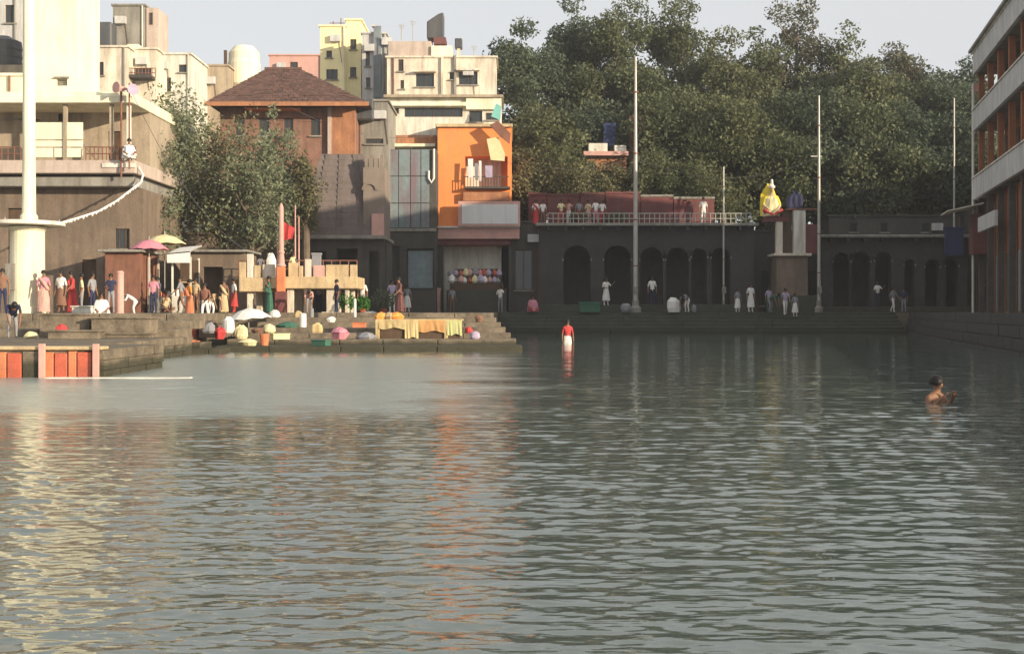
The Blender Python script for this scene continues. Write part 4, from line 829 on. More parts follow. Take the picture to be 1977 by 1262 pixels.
# greens along terrace edge
# ------------------------------------------------------------------ poles
def pole(label, px, pyt, pyb, Y, r0, r1, arm=None):
    x = X(px, Y); zb_ = GZ; zt_ = Z(pyt, Y)
    r = thing('light_pole', label, 'pole', (x, Y, zb_), 'tall poles on the ghat')
    MB().lathe((x, Y, zb_), [(r0*2.2, -.1), (r0*2.2, .3), (r0*1.3, .45), (r0*1.3, .8)], 14).build('base', M['concrete'], r)
    MB().tube([(x, Y, zb_+.3), (x, Y, zb_+(zt_-zb_)*.5), (x, Y, zt_)], [r0, (r0*.6+r1*.4), r1], 14).build('shaft', M['metal'], r)
    mb = MB()
    for q_ in (.18, .36, .62, .86):
        z = zb_+(zt_-zb_)*q_; mb.lathe((x, Y, z), [(r0*1.12, 0), (r0*1.12, .07)], 12)
    mb.build('clamp', M['rust'], r)
    MB().box(x-.13, x+.13, Y-r0-.16, Y-r0-.01, zb_+1.3, zb_+1.75).build('switch_box', M['concrete'], r)
    if arm: 
        z = Z(arm, Y); MB().box(x-.55, x+.18, Y-.04, Y+.04, z, z+.08).build('arm', M['metal'], r)
    return r
pole('tallest tapered steel pole in front of the long arcade', 1227, 110, 590, 84.6, .18, .07)
pole('tall grey steel pole with small cross arm right of the shrine', 1581, 185, 590, 84.8, .13, .06, 303)
pole('thin short pole standing on the arcade terrace end', 1397, 322, 430, 85.5, .07, .05)
pole('faint thin pole among the trees near the rust building', 1842, 190, 590, 90, .08, .05)

for k, (pa, pb, sag, lb) in enumerate((((X(246, 60.8), 61.1, Z(168, 61)), (X(480, 64), 64, Z(486, 64)), 1.2, 'black wire sagging from the loudspeaker post to the brown shed'), ((X(565, 80), 78.4, Z(205, 78.4)), (X(845, 86), 86, Z(260, 86)), .9, 'black wire strung from the clay roof to the orange building'),
        ((X(1227, 84.6), 84.6, Z(300, 84.6)), (X(990, 86), 86, Z(300, 86)), 1.0, 'black wire strung from the tallest pole to the orange building'), ((X(1581, 84.8), 84.8, Z(303, 84.8)), (X(1227, 84.6), 84.6, Z(304, 84.6)), 1.4, 'black wire strung between the two tall poles'))):
    a, b_ = Vector(pa), Vector(pb); o = MB().tube([a.lerp(b_, t/14)-Vector((0, 0, sag*4*(t/14)*(1-t/14))) for t in range(15)], .014, 5).build('overhead_wire', M['tank'], loc=pa); tag(o, lb, 'wire', 'overhead wires')
# shrine with yellow statue
Y = 84.9
r = thing('shrine', 'small roadside shrine with white pillars and brown canopy between the arcades', 'shrine', (X(1530, Y), Y, GZ))
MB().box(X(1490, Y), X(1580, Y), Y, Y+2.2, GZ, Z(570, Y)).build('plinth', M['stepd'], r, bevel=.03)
MB().box(X(1500, Y), X(1560, Y), Y+.1, Y+2, Z(570, Y), Z(494, Y)).build('cella', M['brown'], r)
MB().box(X(1494, Y), X(1566, Y), Y-.15, Y+2.2, Z(494, Y), Z(489, Y)).build('slab', M['pale'], r, bevel=.02)
MB().box(X(1499, Y), X(1512, Y), Y+.1, Y+.5, Z(489, Y), Z(428, Y)).build('pillar', M['pale'], r, bevel=.03)
MB().box(X(1533, Y), X(1556, Y), Y+.05, Y+.7, Z(489, Y)+.0, Z(405, Y)).build('pillar', M['white'], r, bevel=.03)
MB().box(X(1514, Y), X(1531, Y), Y+.4, Y+.9, Z(489, Y), Z(408, Y)).build('back_panel', M['wood'], r)
MB().box(X(1558, Y), X(1582, Y), Y+.3, Y+.8, Z(489, Y), Z(432, Y)).build('side_panel', M['maroon'], r)
MB().box(X(1524, Y), X(1584, Y), Y+.0, Y+1.2, Z(405, Y)-.0, Z(402, Y)).build('canopy', M['rust'], r)
MB().box(X(1478, Y), X(1522, Y), Y+.1, Y+1.1, Z(428, Y), Z(418, Y)).build('ledge', M['maroon'], r)
mb = MB()
for k in range(5):
    mb.tube([(X(1528+k*5, Y), Y+.6, Z(402, Y)+.02), (X(1527+k*5.5, Y), Y+.6+.1*(k % 2), Z(388-4*(k % 3), Y)), (X(1532+k*4, Y), Y+.5, Z(374-5*(k % 2), Y))], [.20, .24, .10], 8)
tag(mb.build('cloth_bundle', M['cb'], loc=(X(1530, Y), Y+.6, Z(402, Y))), 'lumpy dark blue cloth bundle on the shrine canopy', 'bundle')

# small house amid the trees with blue and orange cloth
Y = 94.3
r = thing('small_house', 'small white ledged house half hidden among the trees', 'building', (X(1172, Y), Y, GZ))
MB().box(X(1132, Y), X(1210, Y), Y, Y+4, GZ, Z(302, Y)).build('wall', M['brick'], r)
MB().box(X(1126, Y), X(1212, Y), Y-.6, Y+4.3, Z(302, Y), Z(294, Y)).build('roof_slab', M['pinkb'], r)
MB().box(X(1136, Y), X(1172, Y), Y-.4, Y+3, Z(294, Y), Z(278, Y)).build('upper_wall', M['white'], r)
MB().box(X(1186, Y), X(1208, Y), Y-.4, Y+3, Z(294, Y), Z(282, Y)).build('upper_wall', M['white'], r)
window(r, 1140, 1150, 312, 335, Y-.06, inset=.0)
MB().box(X(1216, Y), X(1254, Y), Y+.2, Y+3, GZ, Z(222, Y)).build('rear_wall', M['rust'], r)
MB().box(X(1166, Y), X(1190, Y), Y+.4, Y+2.6, Z(282, Y), Z(236, Y)).build('blue_wall', M['blue'], r)

# ------------------------------------------------------------------ right-hand building
L = 23.6
ang = math.atan2(-0.976, -0.219)
r = thing('balcony_building', 'rust walled building with pale balcony bands rising at the right edge', 'building', (10.42+.224*70, 70, GZ), rz=ang)
def lz(py): return Z(py, 70) - GZ
bands = ((lz(384), lz(345)), (lz(252), lz(214)), (lz(143), lz(104)))
mb = MB(); mb.box(0.3, L, 1.5, 14, 0, bands[2][1]-.3); mb.box(.05, L-.05, .55, 1.5, 0, bands[0][0]-.07); mb.build('wall', M['rbrick'], r, local=True)
for k, (a, b_) in enumerate(bands):
    MB().box(-.1, L+.1, -.1, 1.5, a-.0, a+.22).build('balcony_slab', M['concrete'], r, local=True)
    MB().box(-.12, L+.12, -.14, .06, a-.06, b_).build('parapet', M['band'], r, local=True, bevel=.02)
    MB().box(-.14, .06, .061, 1.5, a-.06, b_).build('end_parapet', M['band'], r, local=True, bevel=.02)
    MB().box(-.18, L+.18, -.20, .12, b_, b_+.07).build('coping', M['white'], r, local=True)
MB().box(-.3, L+.3, -.35, 14.3, bands[2][1]+.07, bands[2][1]+.22).build('roof_slab', M['concrete'], r, local=True)
zs_ = [0]+[b_ for a, b_ in bands[:2]]; ze_ = [bands[0][0], bands[1][0], bands[2][0]]
for f in range(3):
    z0, z1 = zs_[f]+(.071 if f else 0), ze_[f]-.062
    for k in range(8):
        u = .15+k*3.3
        MB().box(u-.15, u+.15, .15, .45, z0, z1).build('column', M['darkc'] if f == 0 else M['rbrick'], r, local=True)
    if f:
        for k in range(7):
            u = .9+k*3.3
            d_ = MB().box(u, u+.95, 1.42, 1.499, z0-.6, z1-.5).build('door', M['wood'], r, local=True)
            MB().box(u+.8, u+.86, 1.38, 1.42, z0+.2, z0+.4).build('handle', M['metal'], d_, local=True)
            wf = MB().box(u+1.3, u+2.4, 1.44, 1.499, z0+.2, z1-.5).build('window', M['concrete'], r, local=True)
            MB().box(u+1.36, u+1.82, 1.42, 1.44, z0+.26, z1-.56).box(u+1.88, u+2.34, 1.42, 1.44, z0+.26, z1-.56).build('pane', M['glass'], wf, local=True)
    else:
        for k in range(6):
            u = .7+k*3.3
            MB().box(u, u+2.2, .48, .545, .1, 3.0).build('shutter', M['bluep'] if k % 2 else M['darkc'], r, local=True)
MB().tube([(-.25, -.1, 0), (-.25, -.1, lz(160))], .07, 8).build('drain_pipe', M['white'], r, local=True)
MB().box(-.55, -.25, -.1, .2, lz(176), lz(160)).build('meter_box', M['pinkb'], r, local=True)
MB().add([(-.5, -1.8, lz(412)), (2.5, -1.8, lz(412)), (2.5, .1, lz(398)), (-.5, .1, lz(398)), (-.5, -1.8, lz(414)), (2.5, -1.8, lz(414)), (2.5, .1, lz(400)), (-.5, .1, lz(400))], [(0, 1, 2, 3), (4, 7, 6, 5), (0, 4, 5, 1), (3, 2, 6, 7), (0, 3, 7, 4), (1, 5, 6, 2)]).build('canopy', M['white'], r, local=True)
MB().box(4.5, 10, -.5, -.35, lz(458), lz(432)).build('sign_board', M['band'], r, local=True)
MB().box(-.2, 1.4, -.3, .50, lz(492), lz(416)).build('shop_front', M['maroon'], r, local=True)
# low parapet/roofside box
# riverside stall goods by the rust building
for k, (px, py0, py1, mm, nm) in enumerate(((1893, 462, 488, 'saff', 'red'), (1906, 430, 455, 'cp', 'pink'), (1928, 424, 450, 'clv', 'lavender'))):
    Yc = 72; o = MB().prism([(X(px-7, Yc), Z(py1, Yc)), (X(px+7, Yc), Z(py1-2, Yc)), (X(px+6, Yc), Z(py0, Yc)), (X(px-6, Yc), Z(py0, Yc))], Yc, Yc+.06).build('hanging_cloth', M[mm], loc=(X(px, Yc), Yc, Z(py1, Yc)))
    tag(o, nm+' cloth hung by the shop front of the rust building', 'cloth', 'cloths at the corner shop')
tag(MB().box(X(1834, 86), X(1868, 86), 86.8, 87.1, Z(492, 86), Z(440, 86)).box(X(1832, 86), X(1870, 86), 86.7, 87.2, Z(440, 86), Z(437, 86)).build('banner', M['blue'], loc=(X(1850, 86), 87, Z(492, 86))), 'dark blue cloth banner at the right end of the second arcade', 'banner')

# market stall under the orange building
Y = 84.6
r = thing('market_stall', 'crowded offering stall with patterned goods under the orange building', 'stall', (X(915, Y), Y, GZ))
MB().box(X(862, Y), X(978, Y), Y, Y+1.0, GZ, Z(560, Y)).build('counter', M['stepd'], r)
for k in range(3): MB().box(X(868+k*4, Y), X(972-k*4, Y), Y+.3+.32*k, Y+.62+.32*k, Z(560, Y), Z(546-k*14, Y)).build('shelf', M['wood'], r)
rr = random.Random(2)
for k in range(22):
    px = 870+(k % 11)*9.2+rr.uniform(-2, 2); row = k//11; s = rr.uniform(.16, .3); mi = rr.randrange(7)
    o = MB().lathe((0, 0, 0), [(s*.6, 0), (s, s*.5), (s*.8, s*1.3), (s*.15, s*2.0)], 8, wob=.15, seed=k).build('offering_heap', M[['cw', 'cgr', 'pinkb', 'redp', 'clv', 'cp', 'cyl'][mi]])
    o.location = (X(px, Y), Y+.45+.32*row, Z(546-14*row, Y)+.005)
    o['label'] = ['white', 'grey', 'dull pink', 'faded red', 'lavender', 'bright pink', 'cream'][mi]+' offering heap, '+['first', 'second', 'third', 'fourth', 'fifth', 'sixth', 'seventh', 'eighth', 'ninth', 'tenth', 'last'][k % 11]+' from left on the '+('lower' if row == 0 else 'upper')+' stall shelf'
    o['category'] = 'goods'; o['group'] = 'offerings heaped on the dark stall'

# ------------------------------------------------------------------ trees
def tree(label, px, pyt, Y, crown_w, crown_h, m, base=GZ, dens=1.0, leaf=.26, seed=0, group='trees behind the arcades', sparse=0.0, droop=.85):
    rs = np.random.RandomState(seed); rr = random.Random(seed)
    x = X(px, Y); zt = Z(pyt, Y); r = thing('tree', label, 'tree', (x, Y, base), group)
    zc0 = zt-crown_h; Ht = zt-base
    # limbs
    mb = MB(); tr = .022*Ht+.08
    mid = Vector((x+rr.uniform(-.3, .3), Y, base+(zc0-base)*.9+crown_h*.15)); topp = Vector((x+rr.uniform(-.5, .5), Y+rr.uniform(-.4, .4), zt-crown_h*.18))
    mb.tube([(x, Y, base-.2), (x+rr.uniform(-.1, .1), Y, base+.5), tuple(mid), tuple(mid.lerp(topp, .5)+Vector((rr.uniform(-.4, .4), 0, 0))), tuple(topp)], [tr*1.35, tr, tr*.75, tr*.42, tr*.12], 10)
    tips = []
    nb = 18
    for k in range(nb):
        t = (k+.5)/nb; s = mid.lerp(topp, t*.85); a = k*2.4+rr.uniform(-.4, .4)
        prof = math.sin(math.pi*(0.18+.74*t))**.7
        rad = crown_w/2*prof*rr.uniform(.65, 1.0)
        e = s+Vector((math.cos(a)*rad, math.sin(a)*rad, crown_h*rr.uniform(.03, .2)))
        m1 = s.lerp(e, .5)+Vector((0, 0, -rr.uniform(0, .3))); mb.tube([tuple(s), tuple(m1), tuple(e)], [tr*.32*(1.1-t*.6), tr*.2*(1.1-t*.6), .02], 6)
        tips += [(e, 1.0), (m1.lerp(e, .5), .9), (s.lerp(m1, .8), .8)]
        for q_ in range(2):
            e2 = m1+Vector((rr.uniform(-1, 1), rr.uniform(-1, 1), rr.uniform(.2, 1)))*crown_w*.16
            mb.tube([tuple(m1), tuple(e2)], [tr*.12, .015], 5); tips.append((e2, .85))
    tips.append((topp+Vector((0, 0, crown_h*.08)), .8))
    mb.build('trunk', M['bark'], r)
    pts = []
    for (e, s) in tips:
        for q_ in range(2):
            if rr.random() < sparse: continue
            cr = crown_w*.135*s*rr.uniform(.7, 1.25); c_ = np.array(e)+rs.normal(0, .25*cr+crown_w*.035, 3)*np.array([1, 1, .7])
            nl = int(115*dens*(cr/.9)**1.6)+20
            dv = rs.normal(0, 1, (nl, 3)); dv /= np.linalg.norm(dv, axis=1)[:, None]
            pts.append(c_+dv*(cr*rs.uniform(.3, 1.0, (nl, 1))**.6)*np.array([1.15, 1.15, droop]))
    P = np.concatenate(pts); N = len(P)
    lf = leaf*rs.uniform(.6, 1.35, (N, 1)); a = rs.normal(0, 1, (N, 3)); a /= np.linalg.norm(a, axis=1)[:, None]
    b_ = np.cross(a, rs.normal(0, 1, (N, 3))+np.array([0, 0, .8])); b_ /= np.linalg.norm(b_, axis=1)[:, None]
    V = np.stack([P-a*lf*.55, P+b_*lf*.3-a*lf*.05, P+a*lf*.6, P-b_*lf*.3-a*lf*.05], 1).reshape(-1, 3)-np.array([x, Y, base])
    me = bpy.data.meshes.new('crown'); me.vertices.add(N*4); me.vertices.foreach_set('co', V.astype(np.float32).ravel())
    me.loops.add(N*4); me.loops.foreach_set('vertex_index', np.arange(N*4, dtype=np.int32)); me.polygons.add(N)
    me.polygons.foreach_set('loop_start', np.arange(0, N*4, 4, dtype=np.int32)); me.polygons.foreach_set('loop_total', np.full(N, 4, np.int32)); me.update(); me.materials.append(m)
    o = bpy.data.objects.new('crown', me); C.objects.link(o); o.parent = r
    return r
TL = [  # label, px, py top, Y, crown w (m), crown h (m), mat, sparse
 ('dark broad tree at the left end of the tree line beside the cream house', 1004, 6, 100, 7.6, 16.5, 'leafB', 0),
 ('very tall dark tree just left of the tallest pole', 1105, -45, 106, 8.0, 19, 'leafB', 0),
 ('tall dense tree directly behind the tallest pole', 1200, -30, 104, 8.5, 18, 'leafA', 0),
 ('tall green tree right of the tallest pole', 1305, -40, 107, 8.5, 19, 'leafA', .05),
 ('round topped olive tree left of the middle of the tree line', 1395, 42, 102, 7.5, 14, 'leafC', .05),
 ('slender tree with a gappy top near the middle of the tree line', 1472, 28, 106, 6.5, 15, 'leafA', .25),
 ('tall feathery tree left of the grey pole top', 1545, -18, 108, 7.5, 17, 'leafD', .35),
 ('tall thin crowned tree above the grey steel pole', 1618, 14, 106, 7.0, 15, 'leafA', .35),
 ('medium green tree right of the grey pole', 1690, 96, 102, 7.5, 12, 'leafC', .05),
 ('thin pale sparse tree standing against the sky', 1752, 58, 108, 6.5, 12, 'leafD', .3),
 ('dark tree near the rust coloured building', 1815, 122, 104, 7.5, 12, 'leafB', .05),
 ('tall shaded tree touching the rust building corner', 1880, 96, 108, 7.0, 14, 'leafB', .1),
 ('wide low olive tree behind the maroon terrace wall at left', 1075, 215, 95, 8.0, 8.0, 'leafC', 0),
 ('low bushy tree behind the small white ledged house', 1165, 170, 97.5, 8.0, 10, 'leafB', 0),
 ('wide mid green tree above the terrace right of the pole', 1290, 150, 96, 9.0, 11, 'leafA', 0),
 ('broad olive tree above the right end of the terrace', 1395, 170, 95, 8.5, 10, 'leafC', 0),
 ('dusky tree behind the yellow statue', 1490, 175, 96, 8.5, 11, 'leafA', 0),
 ('broad tree behind the grey pole foot', 1590, 165, 96, 8.5, 11.5, 'leafB', 0),
 ('leafy tree above the left part of the second arcade', 1680, 185, 95.5, 8.5, 10.5, 'leafA', 0),
 ('dark leafy tree above the middle of the second arcade', 1765, 190, 97, 8.0, 10.5, 'leafB', 0),
 ('lowest dark tree beside the rust building balconies', 1845, 205, 96, 8.0, 10.5, 'leafB', 0),
]
for i, t in enumerate(TL):
    tree(t[0], t[1], t[2], t[3], t[4]*1.12, t[5]*1.1, M[t[6]], seed=20+i, sparse=t[7], dens=1.0, leaf=.27)
TL2 = [('dusty tree left of the clay roofed house', 343, 150, 70, 4.2, 9.6, 'leafE', .05),
 ('low dusty tree in front of the dark building corner', 290, 196, 67, 3.0, 8.8, 'leafE', .1),
 ('broad olive tree in front of the clay roofed house', 425, 205, 70, 4.4, 8.6, 'leafF', .15),
 ('slim greyish tree before the clay roof middle', 540, 188, 72, 3.2, 9.4, 'leafE', .25),
 ('leafy green tree behind the stage', 487, 240, 68, 3.8, 7.6, 'leafE', .2),
 ('small brownish tree next to the temple spire', 592, 280, 71.5, 1.9, 4.8, 'leafF', .3)]
M['leafE'] = tree_mat('pale dusty leaves', (0.085, 0.105, 0.062), (0.26, 0.29, 0.18)); M['leafF'] = tree_mat('pale olive leaves', (0.075, 0.080, 0.040), (0.26, 0.245, 0.130))
for i, t in enumerate(TL2):
    tree(t[0], t[1], t[2], t[3], t[4]*1.15, t[5]*1.08, M[t[6]], seed=60+i, sparse=t[7]+.15, dens=.62, leaf=.19, group='trees on the left bank', droop=1.7)
for i, (px, top_, w_, h_, lb) in enumerate(((1052, 300, 5.0, 3.6, 'small pale olive tree behind the left end of the terrace wall'), (1118, 312, 4.6, 3.4, 'small pale olive tree below the white ledged house'), (1185, 318, 4.4, 3.2, 'small pale tree just left of the tallest pole'), (1265, 306, 5.2, 3.8, 'small green tree right of the tallest pole behind the terrace'), (1345, 312, 5.0, 3.6, 'small green tree behind the right end of the terrace wall'))):
    tree(lb, px, top_, 90.2, w_, h_, M['leafF' if i < 3 else 'leafC'], seed=90+i, dens=.9, leaf=.2, group='small trees behind the terrace wall', droop=1.1)
def bush(label, px, py, Y, w_, h_, m, base=None, seed=0):
    rs = np.random.RandomState(seed); N = 500; b0 = GZ if base is None else base
    dv = rs.normal(0, 1, (N, 3)); dv /= np.linalg.norm(dv, axis=1)[:, None]; P = dv*rs.uniform(.5, 1, (N, 1))*np.array([w_/2, w_/2, h_/2])+np.array([0, 0, h_*.55])
    a = rs.normal(0, 1, (N, 3)); a /= np.linalg.norm(a, axis=1)[:, None]; b_ = np.cross(a, rs.normal(0, 1, (N, 3))); b_ /= np.linalg.norm(b_, axis=1)[:, None]
    V = np.stack([P-a*.08, P+b_*.045, P+a*.09, P-b_*.045], 1).reshape(-1, 3)
    r = thing('plant', label, 'plant', (X(px, Y), Y, b0), 'potted plants on the bank')
    me = bpy.data.meshes.new('foliage'); me.from_pydata(V.tolist(), [], [(4*i, 4*i+1, 4*i+2, 4*i+3) for i in range(N)]); me.materials.append(m)
    o = bpy.data.objects.new('foliage', me); C.objects.link(o); o.parent = r
    mb = MB(); 
    for k in range(4): mb.tube([(0, 0, 0), (math.cos(k*1.6)*w_*.2, math.sin(k*1.6)*w_*.2, h_*.6)], .02, 5)
    mb.build('stem', M['bark'], r, local=True)
    MB().lathe((0, 0, 0), [(.14, 0), (.2, .22), (.22, .25)], 12).build('pot', M['redp'], r, local=True)
gl = tree_mat('fresh green leaves', (.03, .10, .02), (.12, .30, .06))
bush('fresh green potted plant right of the stage', 668, 600, 60.6, .9, 1.0, gl, seed=1)
bush('small green potted plant beside the slim white canister', 700, 600, 60.9, .8, .8, gl, seed=2)
bush('dark green shrub before the blue shutter', 740, 600, 70, 1.6, 1.3, M['leafB'], seed=3)
bush('olive shrub on the terrace left of the rust wall', 1120, 430, 87, 1.8, 1.0, M['leafC'], base=ZT, seed=4)
bush('olive shrub on the terrace near the pole', 1190, 430, 87, 1.8, .9, M['leafC'], base=ZT, seed=5)

# ------------------------------------------------------------------ people
POSES = {}
def make_pose(name, hipz, hip, chest, head, armsL, armsR, legL, legR):
    """skeleton -> one continuous skinned surface. Facing -Y."""
    V = []; E = []; RD = []; seg = []
    def v(p, r, par=None, s='skin'):
        V.append(Vector(p)); RD.append(r if isinstance(r, tuple) else (r, r)); seg.append(s)
        if par is not None: E.append((par, len(V)-1))
        return len(V)-1
    hipv = v(hip, (.145, .11), None, 'low'); hp, ch, hd = Vector(hip), Vector(chest), Vector(head)
    bel = v(hp.lerp(ch, .45), (.13, .10), hipv, 'up'); cv = v(ch, (.155, .11), bel, 'up')
    nk = v(ch.lerp(hd, .55), .05, cv, 'skin'); jaw = v(ch.lerp(hd, .80)+Vector((0, -.015, 0)), (.062, .07), nk, 'skin'); h1 = v(hd, (.075, .092), jaw, 'skin'); h2 = v(hd+(hd-ch).normalized()*.075, (.055, .065), h1, 'skin')
    nose = v(hd+Vector((0, -.105, -.02)), .014, h1, 'skin')
    for sgn, ar in ((-1, armsL), (1, armsR)):
        sh = v(ch+Vector((sgn*.17, 0, .05)), .058, cv, 'up'); el = v(ar[0], .042, sh, 'up'); wr = v(ar[1], .028, el, 'skin')
        dirv = (Vector(ar[1])-Vector(ar[0])).normalized(); side = dirv.cross(Vector((sgn*.4, 0.2, 1))).normalized()
        pm = v(Vector(ar[1])+dirv*.07, (.036, .02), wr, 'skin')
        for f, ln in enumerate((.055, .07, .075, .065)):
            o_ = side*(f-1.5)*.02; f1 = v(V[pm]+dirv*.045+o_, .009, pm, 'skin'); v(V[f1]+dirv*ln*.7+Vector((0, 0, -.012)), .007, f1, 'skin')
        th = v(V[wr]+dirv*.04+side*-.04, .010, wr, 'skin'); v(V[th]+dirv*.035+side*-.015, .008, th, 'skin')
    for sgn, lg in ((-1, legL), (1, legR)):
        hj = v(hp+Vector((sgn*.085, 0, -.05)), .088, hipv, 'low'); kn = v(lg[0], .058, hj, 'low'); an = v(lg[1], .038, kn, 'leg')
        v(Vector(lg[1])+Vector((0, -.10, -.045)), (.042, .028), an, 'leg')
    me = bpy.data.meshes.new('tmp'); me.from_pydata([tuple(p) for p in V], E, []); o = bpy.data.objects.new('tmp', me); C.objects.link(o)
    sk = o.modifiers.new('skin', 'SKIN'); sk.use_smooth_shade = True
    for i, sv in enumerate(me.skin_vertices[0].data): sv.radius = RD[i]; sv.use_root = (i == 0)
    ss = o.modifiers.new('sub', 'SUBSURF'); ss.levels = 1; ss.render_levels = 1
    dg = bpy.context.evaluated_depsgraph_get(); dg.update(); bodym = bpy.data.meshes.new_from_object(o.evaluated_get(dg)); bpy.data.objects.remove(o)
    bodym.name = 'body'
    for k in range(3): bodym.materials.append(M['skin'])
    sg = [(V[a], V[b_], seg[b_] if seg[b_] != 'up' or seg[a] == 'up' else 'up') for a, b_ in E]
    for p in bodym.polygons:
        c_ = p.center; best = None
        for (a, b_, s) in sg:
            ab = b_-a; t = max(0, min(1, (c_-a).dot(ab)/max(ab.length_squared, 1e-9))); dd = (c_-(a+ab*t)).length
            if best is None or dd < best[0]: best = (dd, s)
        p.material_index = {'skin': 0, 'up': 1, 'low': 2, 'leg': 2}[best[1]]; p.use_smooth = True
    # hair
    ax = (hd-ch).normalized(); q_ = Vector((0, 0, 1)).rotation_difference(ax).to_matrix()
    hm = MB().lathe((0, 0, 0), [(.093, .0), (.098, .05), (.088, .10), (.055, .145), (.01, .16)], 14, sy=1.15)
    hm.v = [tuple(q_ @ Vector(v_)+hd+Vector((0, .022, -.015))) for v_ in hm.v]
    fm = MB()
    for s in (-1, 1):
        fm.lathe((0, 0, 0), [(.004, -.008), (.012, 0), (.004, .008)], 6)
        fm.v[-18:] = [tuple(q_ @ (Vector(v_)+Vector((s*.032, -.088, .01)))+hd) for v_ in fm.v[-18:]]
    fm.box(-.022, .022, -.098, -.088, -.058, -.05); fm.v[-8:] = [tuple(q_ @ Vector(v_)+hd) for v_ in fm.v[-8:]]
    hmesh = hm.build('hair', M['hair']); fmesh = fm.build('face', M['hair'])
    POSES[name] = (bodym, hmesh.data, fmesh.data, hp, hd); bpy.data.objects.remove(hmesh); bpy.data.objects.remove(fmesh)
make_pose('stand', 0, (0, 0, .92), (0, -.01, 1.33), (0, -.02, 1.60), ((-.24, .02, 1.12), (-.25, -.04, .86)), ((.24, .02, 1.12), (.25, -.05, .86)), ((-.10, -.01, .48), (-.11, .01, .07)), ((.10, -.02, .48), (.12, .0, .07)))
make_pose('walk', 0, (0, 0, .90), (0, -.04, 1.31), (0, -.07, 1.58), ((-.24, .10, 1.10), (-.24, .0, .86)), ((.24, -.12, 1.12), (.22, -.30, .95)), ((-.09, -.16, .50), (-.09, -.14, .07)), ((.09, .06, .48), (.10, .28, .12)))
make_pose('gesture', 0, (0, 0, .92), (0, -.02, 1.33), (0, -.04, 1.60), ((-.25, -.05, 1.12), (-.12, -.26, 1.10)), ((.30, -.06, 1.20), (.42, -.20, 1.40)), ((-.10, -.01, .48), (-.12, .01, .07)), ((.10, -.02, .48), (.12, .0, .07)))
make_pose('sit', 0, (0, 0, .14), (0, -.06, .52), (0, -.10, .80), ((-.25, -.10, .34), (-.16, -.30, .24)), ((.25, -.10, .34), (.16, -.30, .24)), ((-.28, -.32, .20), (-.05, -.44, .07)), ((.28, -.32, .20), (.07, -.38, .07)))
make_pose('bend', 0, (0, .10, .80), (0, -.28, .98), (0, -.50, 1.06), ((-.20, -.40, .78), (-.16, -.46, .52)), ((.20, -.40, .78), (.16, -.48, .50)), ((-.11, -.02, .44), (-.12, .06, .07)), ((.11, -.04, .44), (.12, .04, .07)))
make_pose('bathe', 0, (0, .0, -.25), (0, -.03, .16), (0, -.06, .42), ((-.26, -.10, .02), (-.20, -.28, .20)), ((.26, -.10, .02), (.12, -.26, .22)), ((-.10, -.03, -.6), (-.10, .03, -.9)), ((.10, -.03, -.6), (.10, .03, -.9)))
def person(label, px, Y, z, pose, up, low, rz=0, sc=1.0, dress=None, group='people on the ghat'):
    bm_, hm_, fm_, hp, hd = POSES[pose]
    r = thing('person', label, 'person', (X(px, Y), Y, z), group, rz); r.scale = (sc, sc, sc)
    b_ = bpy.data.objects.new('body', bm_); C.objects.link(b_); b_.parent = r
    for i, mm in ((1, M[up]), (2, M[low])): b_.material_slots[i].link = 'OBJECT'; b_.material_slots[i].material = mm
    h = bpy.data.objects.new('hair', hm_); C.objects.link(h); h.parent = r
    f = bpy.data.objects.new('face', fm_); C.objects.link(f); f.parent = r
    if dress and pose in ('stand', 'walk', 'gesture'):
        long = dress == 'sari'
        MB().lathe((0, 0, 0), [(.24, .05 if long else .38), (.235, .3 if not long else .2), (.21, .6), (.175, .85), (.15, .98), (.13, 1.02)], 16, wob=.1, seed=int(px), sy=.8).build('skirt', M[low], r, local=True)
        if long:
            MB().tube([(-.17, -.02, 1.42), (-.02, -.15, 1.25), (.14, -.12, 1.0), (.20, .05, .9)], [.05, .07, .07, .05], 8).build('sari_drape', M[low], r, local=True)
    if dress == 'shawl':
        MB().lathe((hp.x, (hp.y-.1 if pose == 'sit' else 0), max(0, hp.z-.1)), [(.30 if pose == 'sit' else .22, 0), (.28, .1), (.23, .35), (.20, .50), (.08, .58)], 14, wob=.12, seed=int(px), sy=.85).build('shawl', M[up], r, local=True)
    return r
PQ = GZ+.015
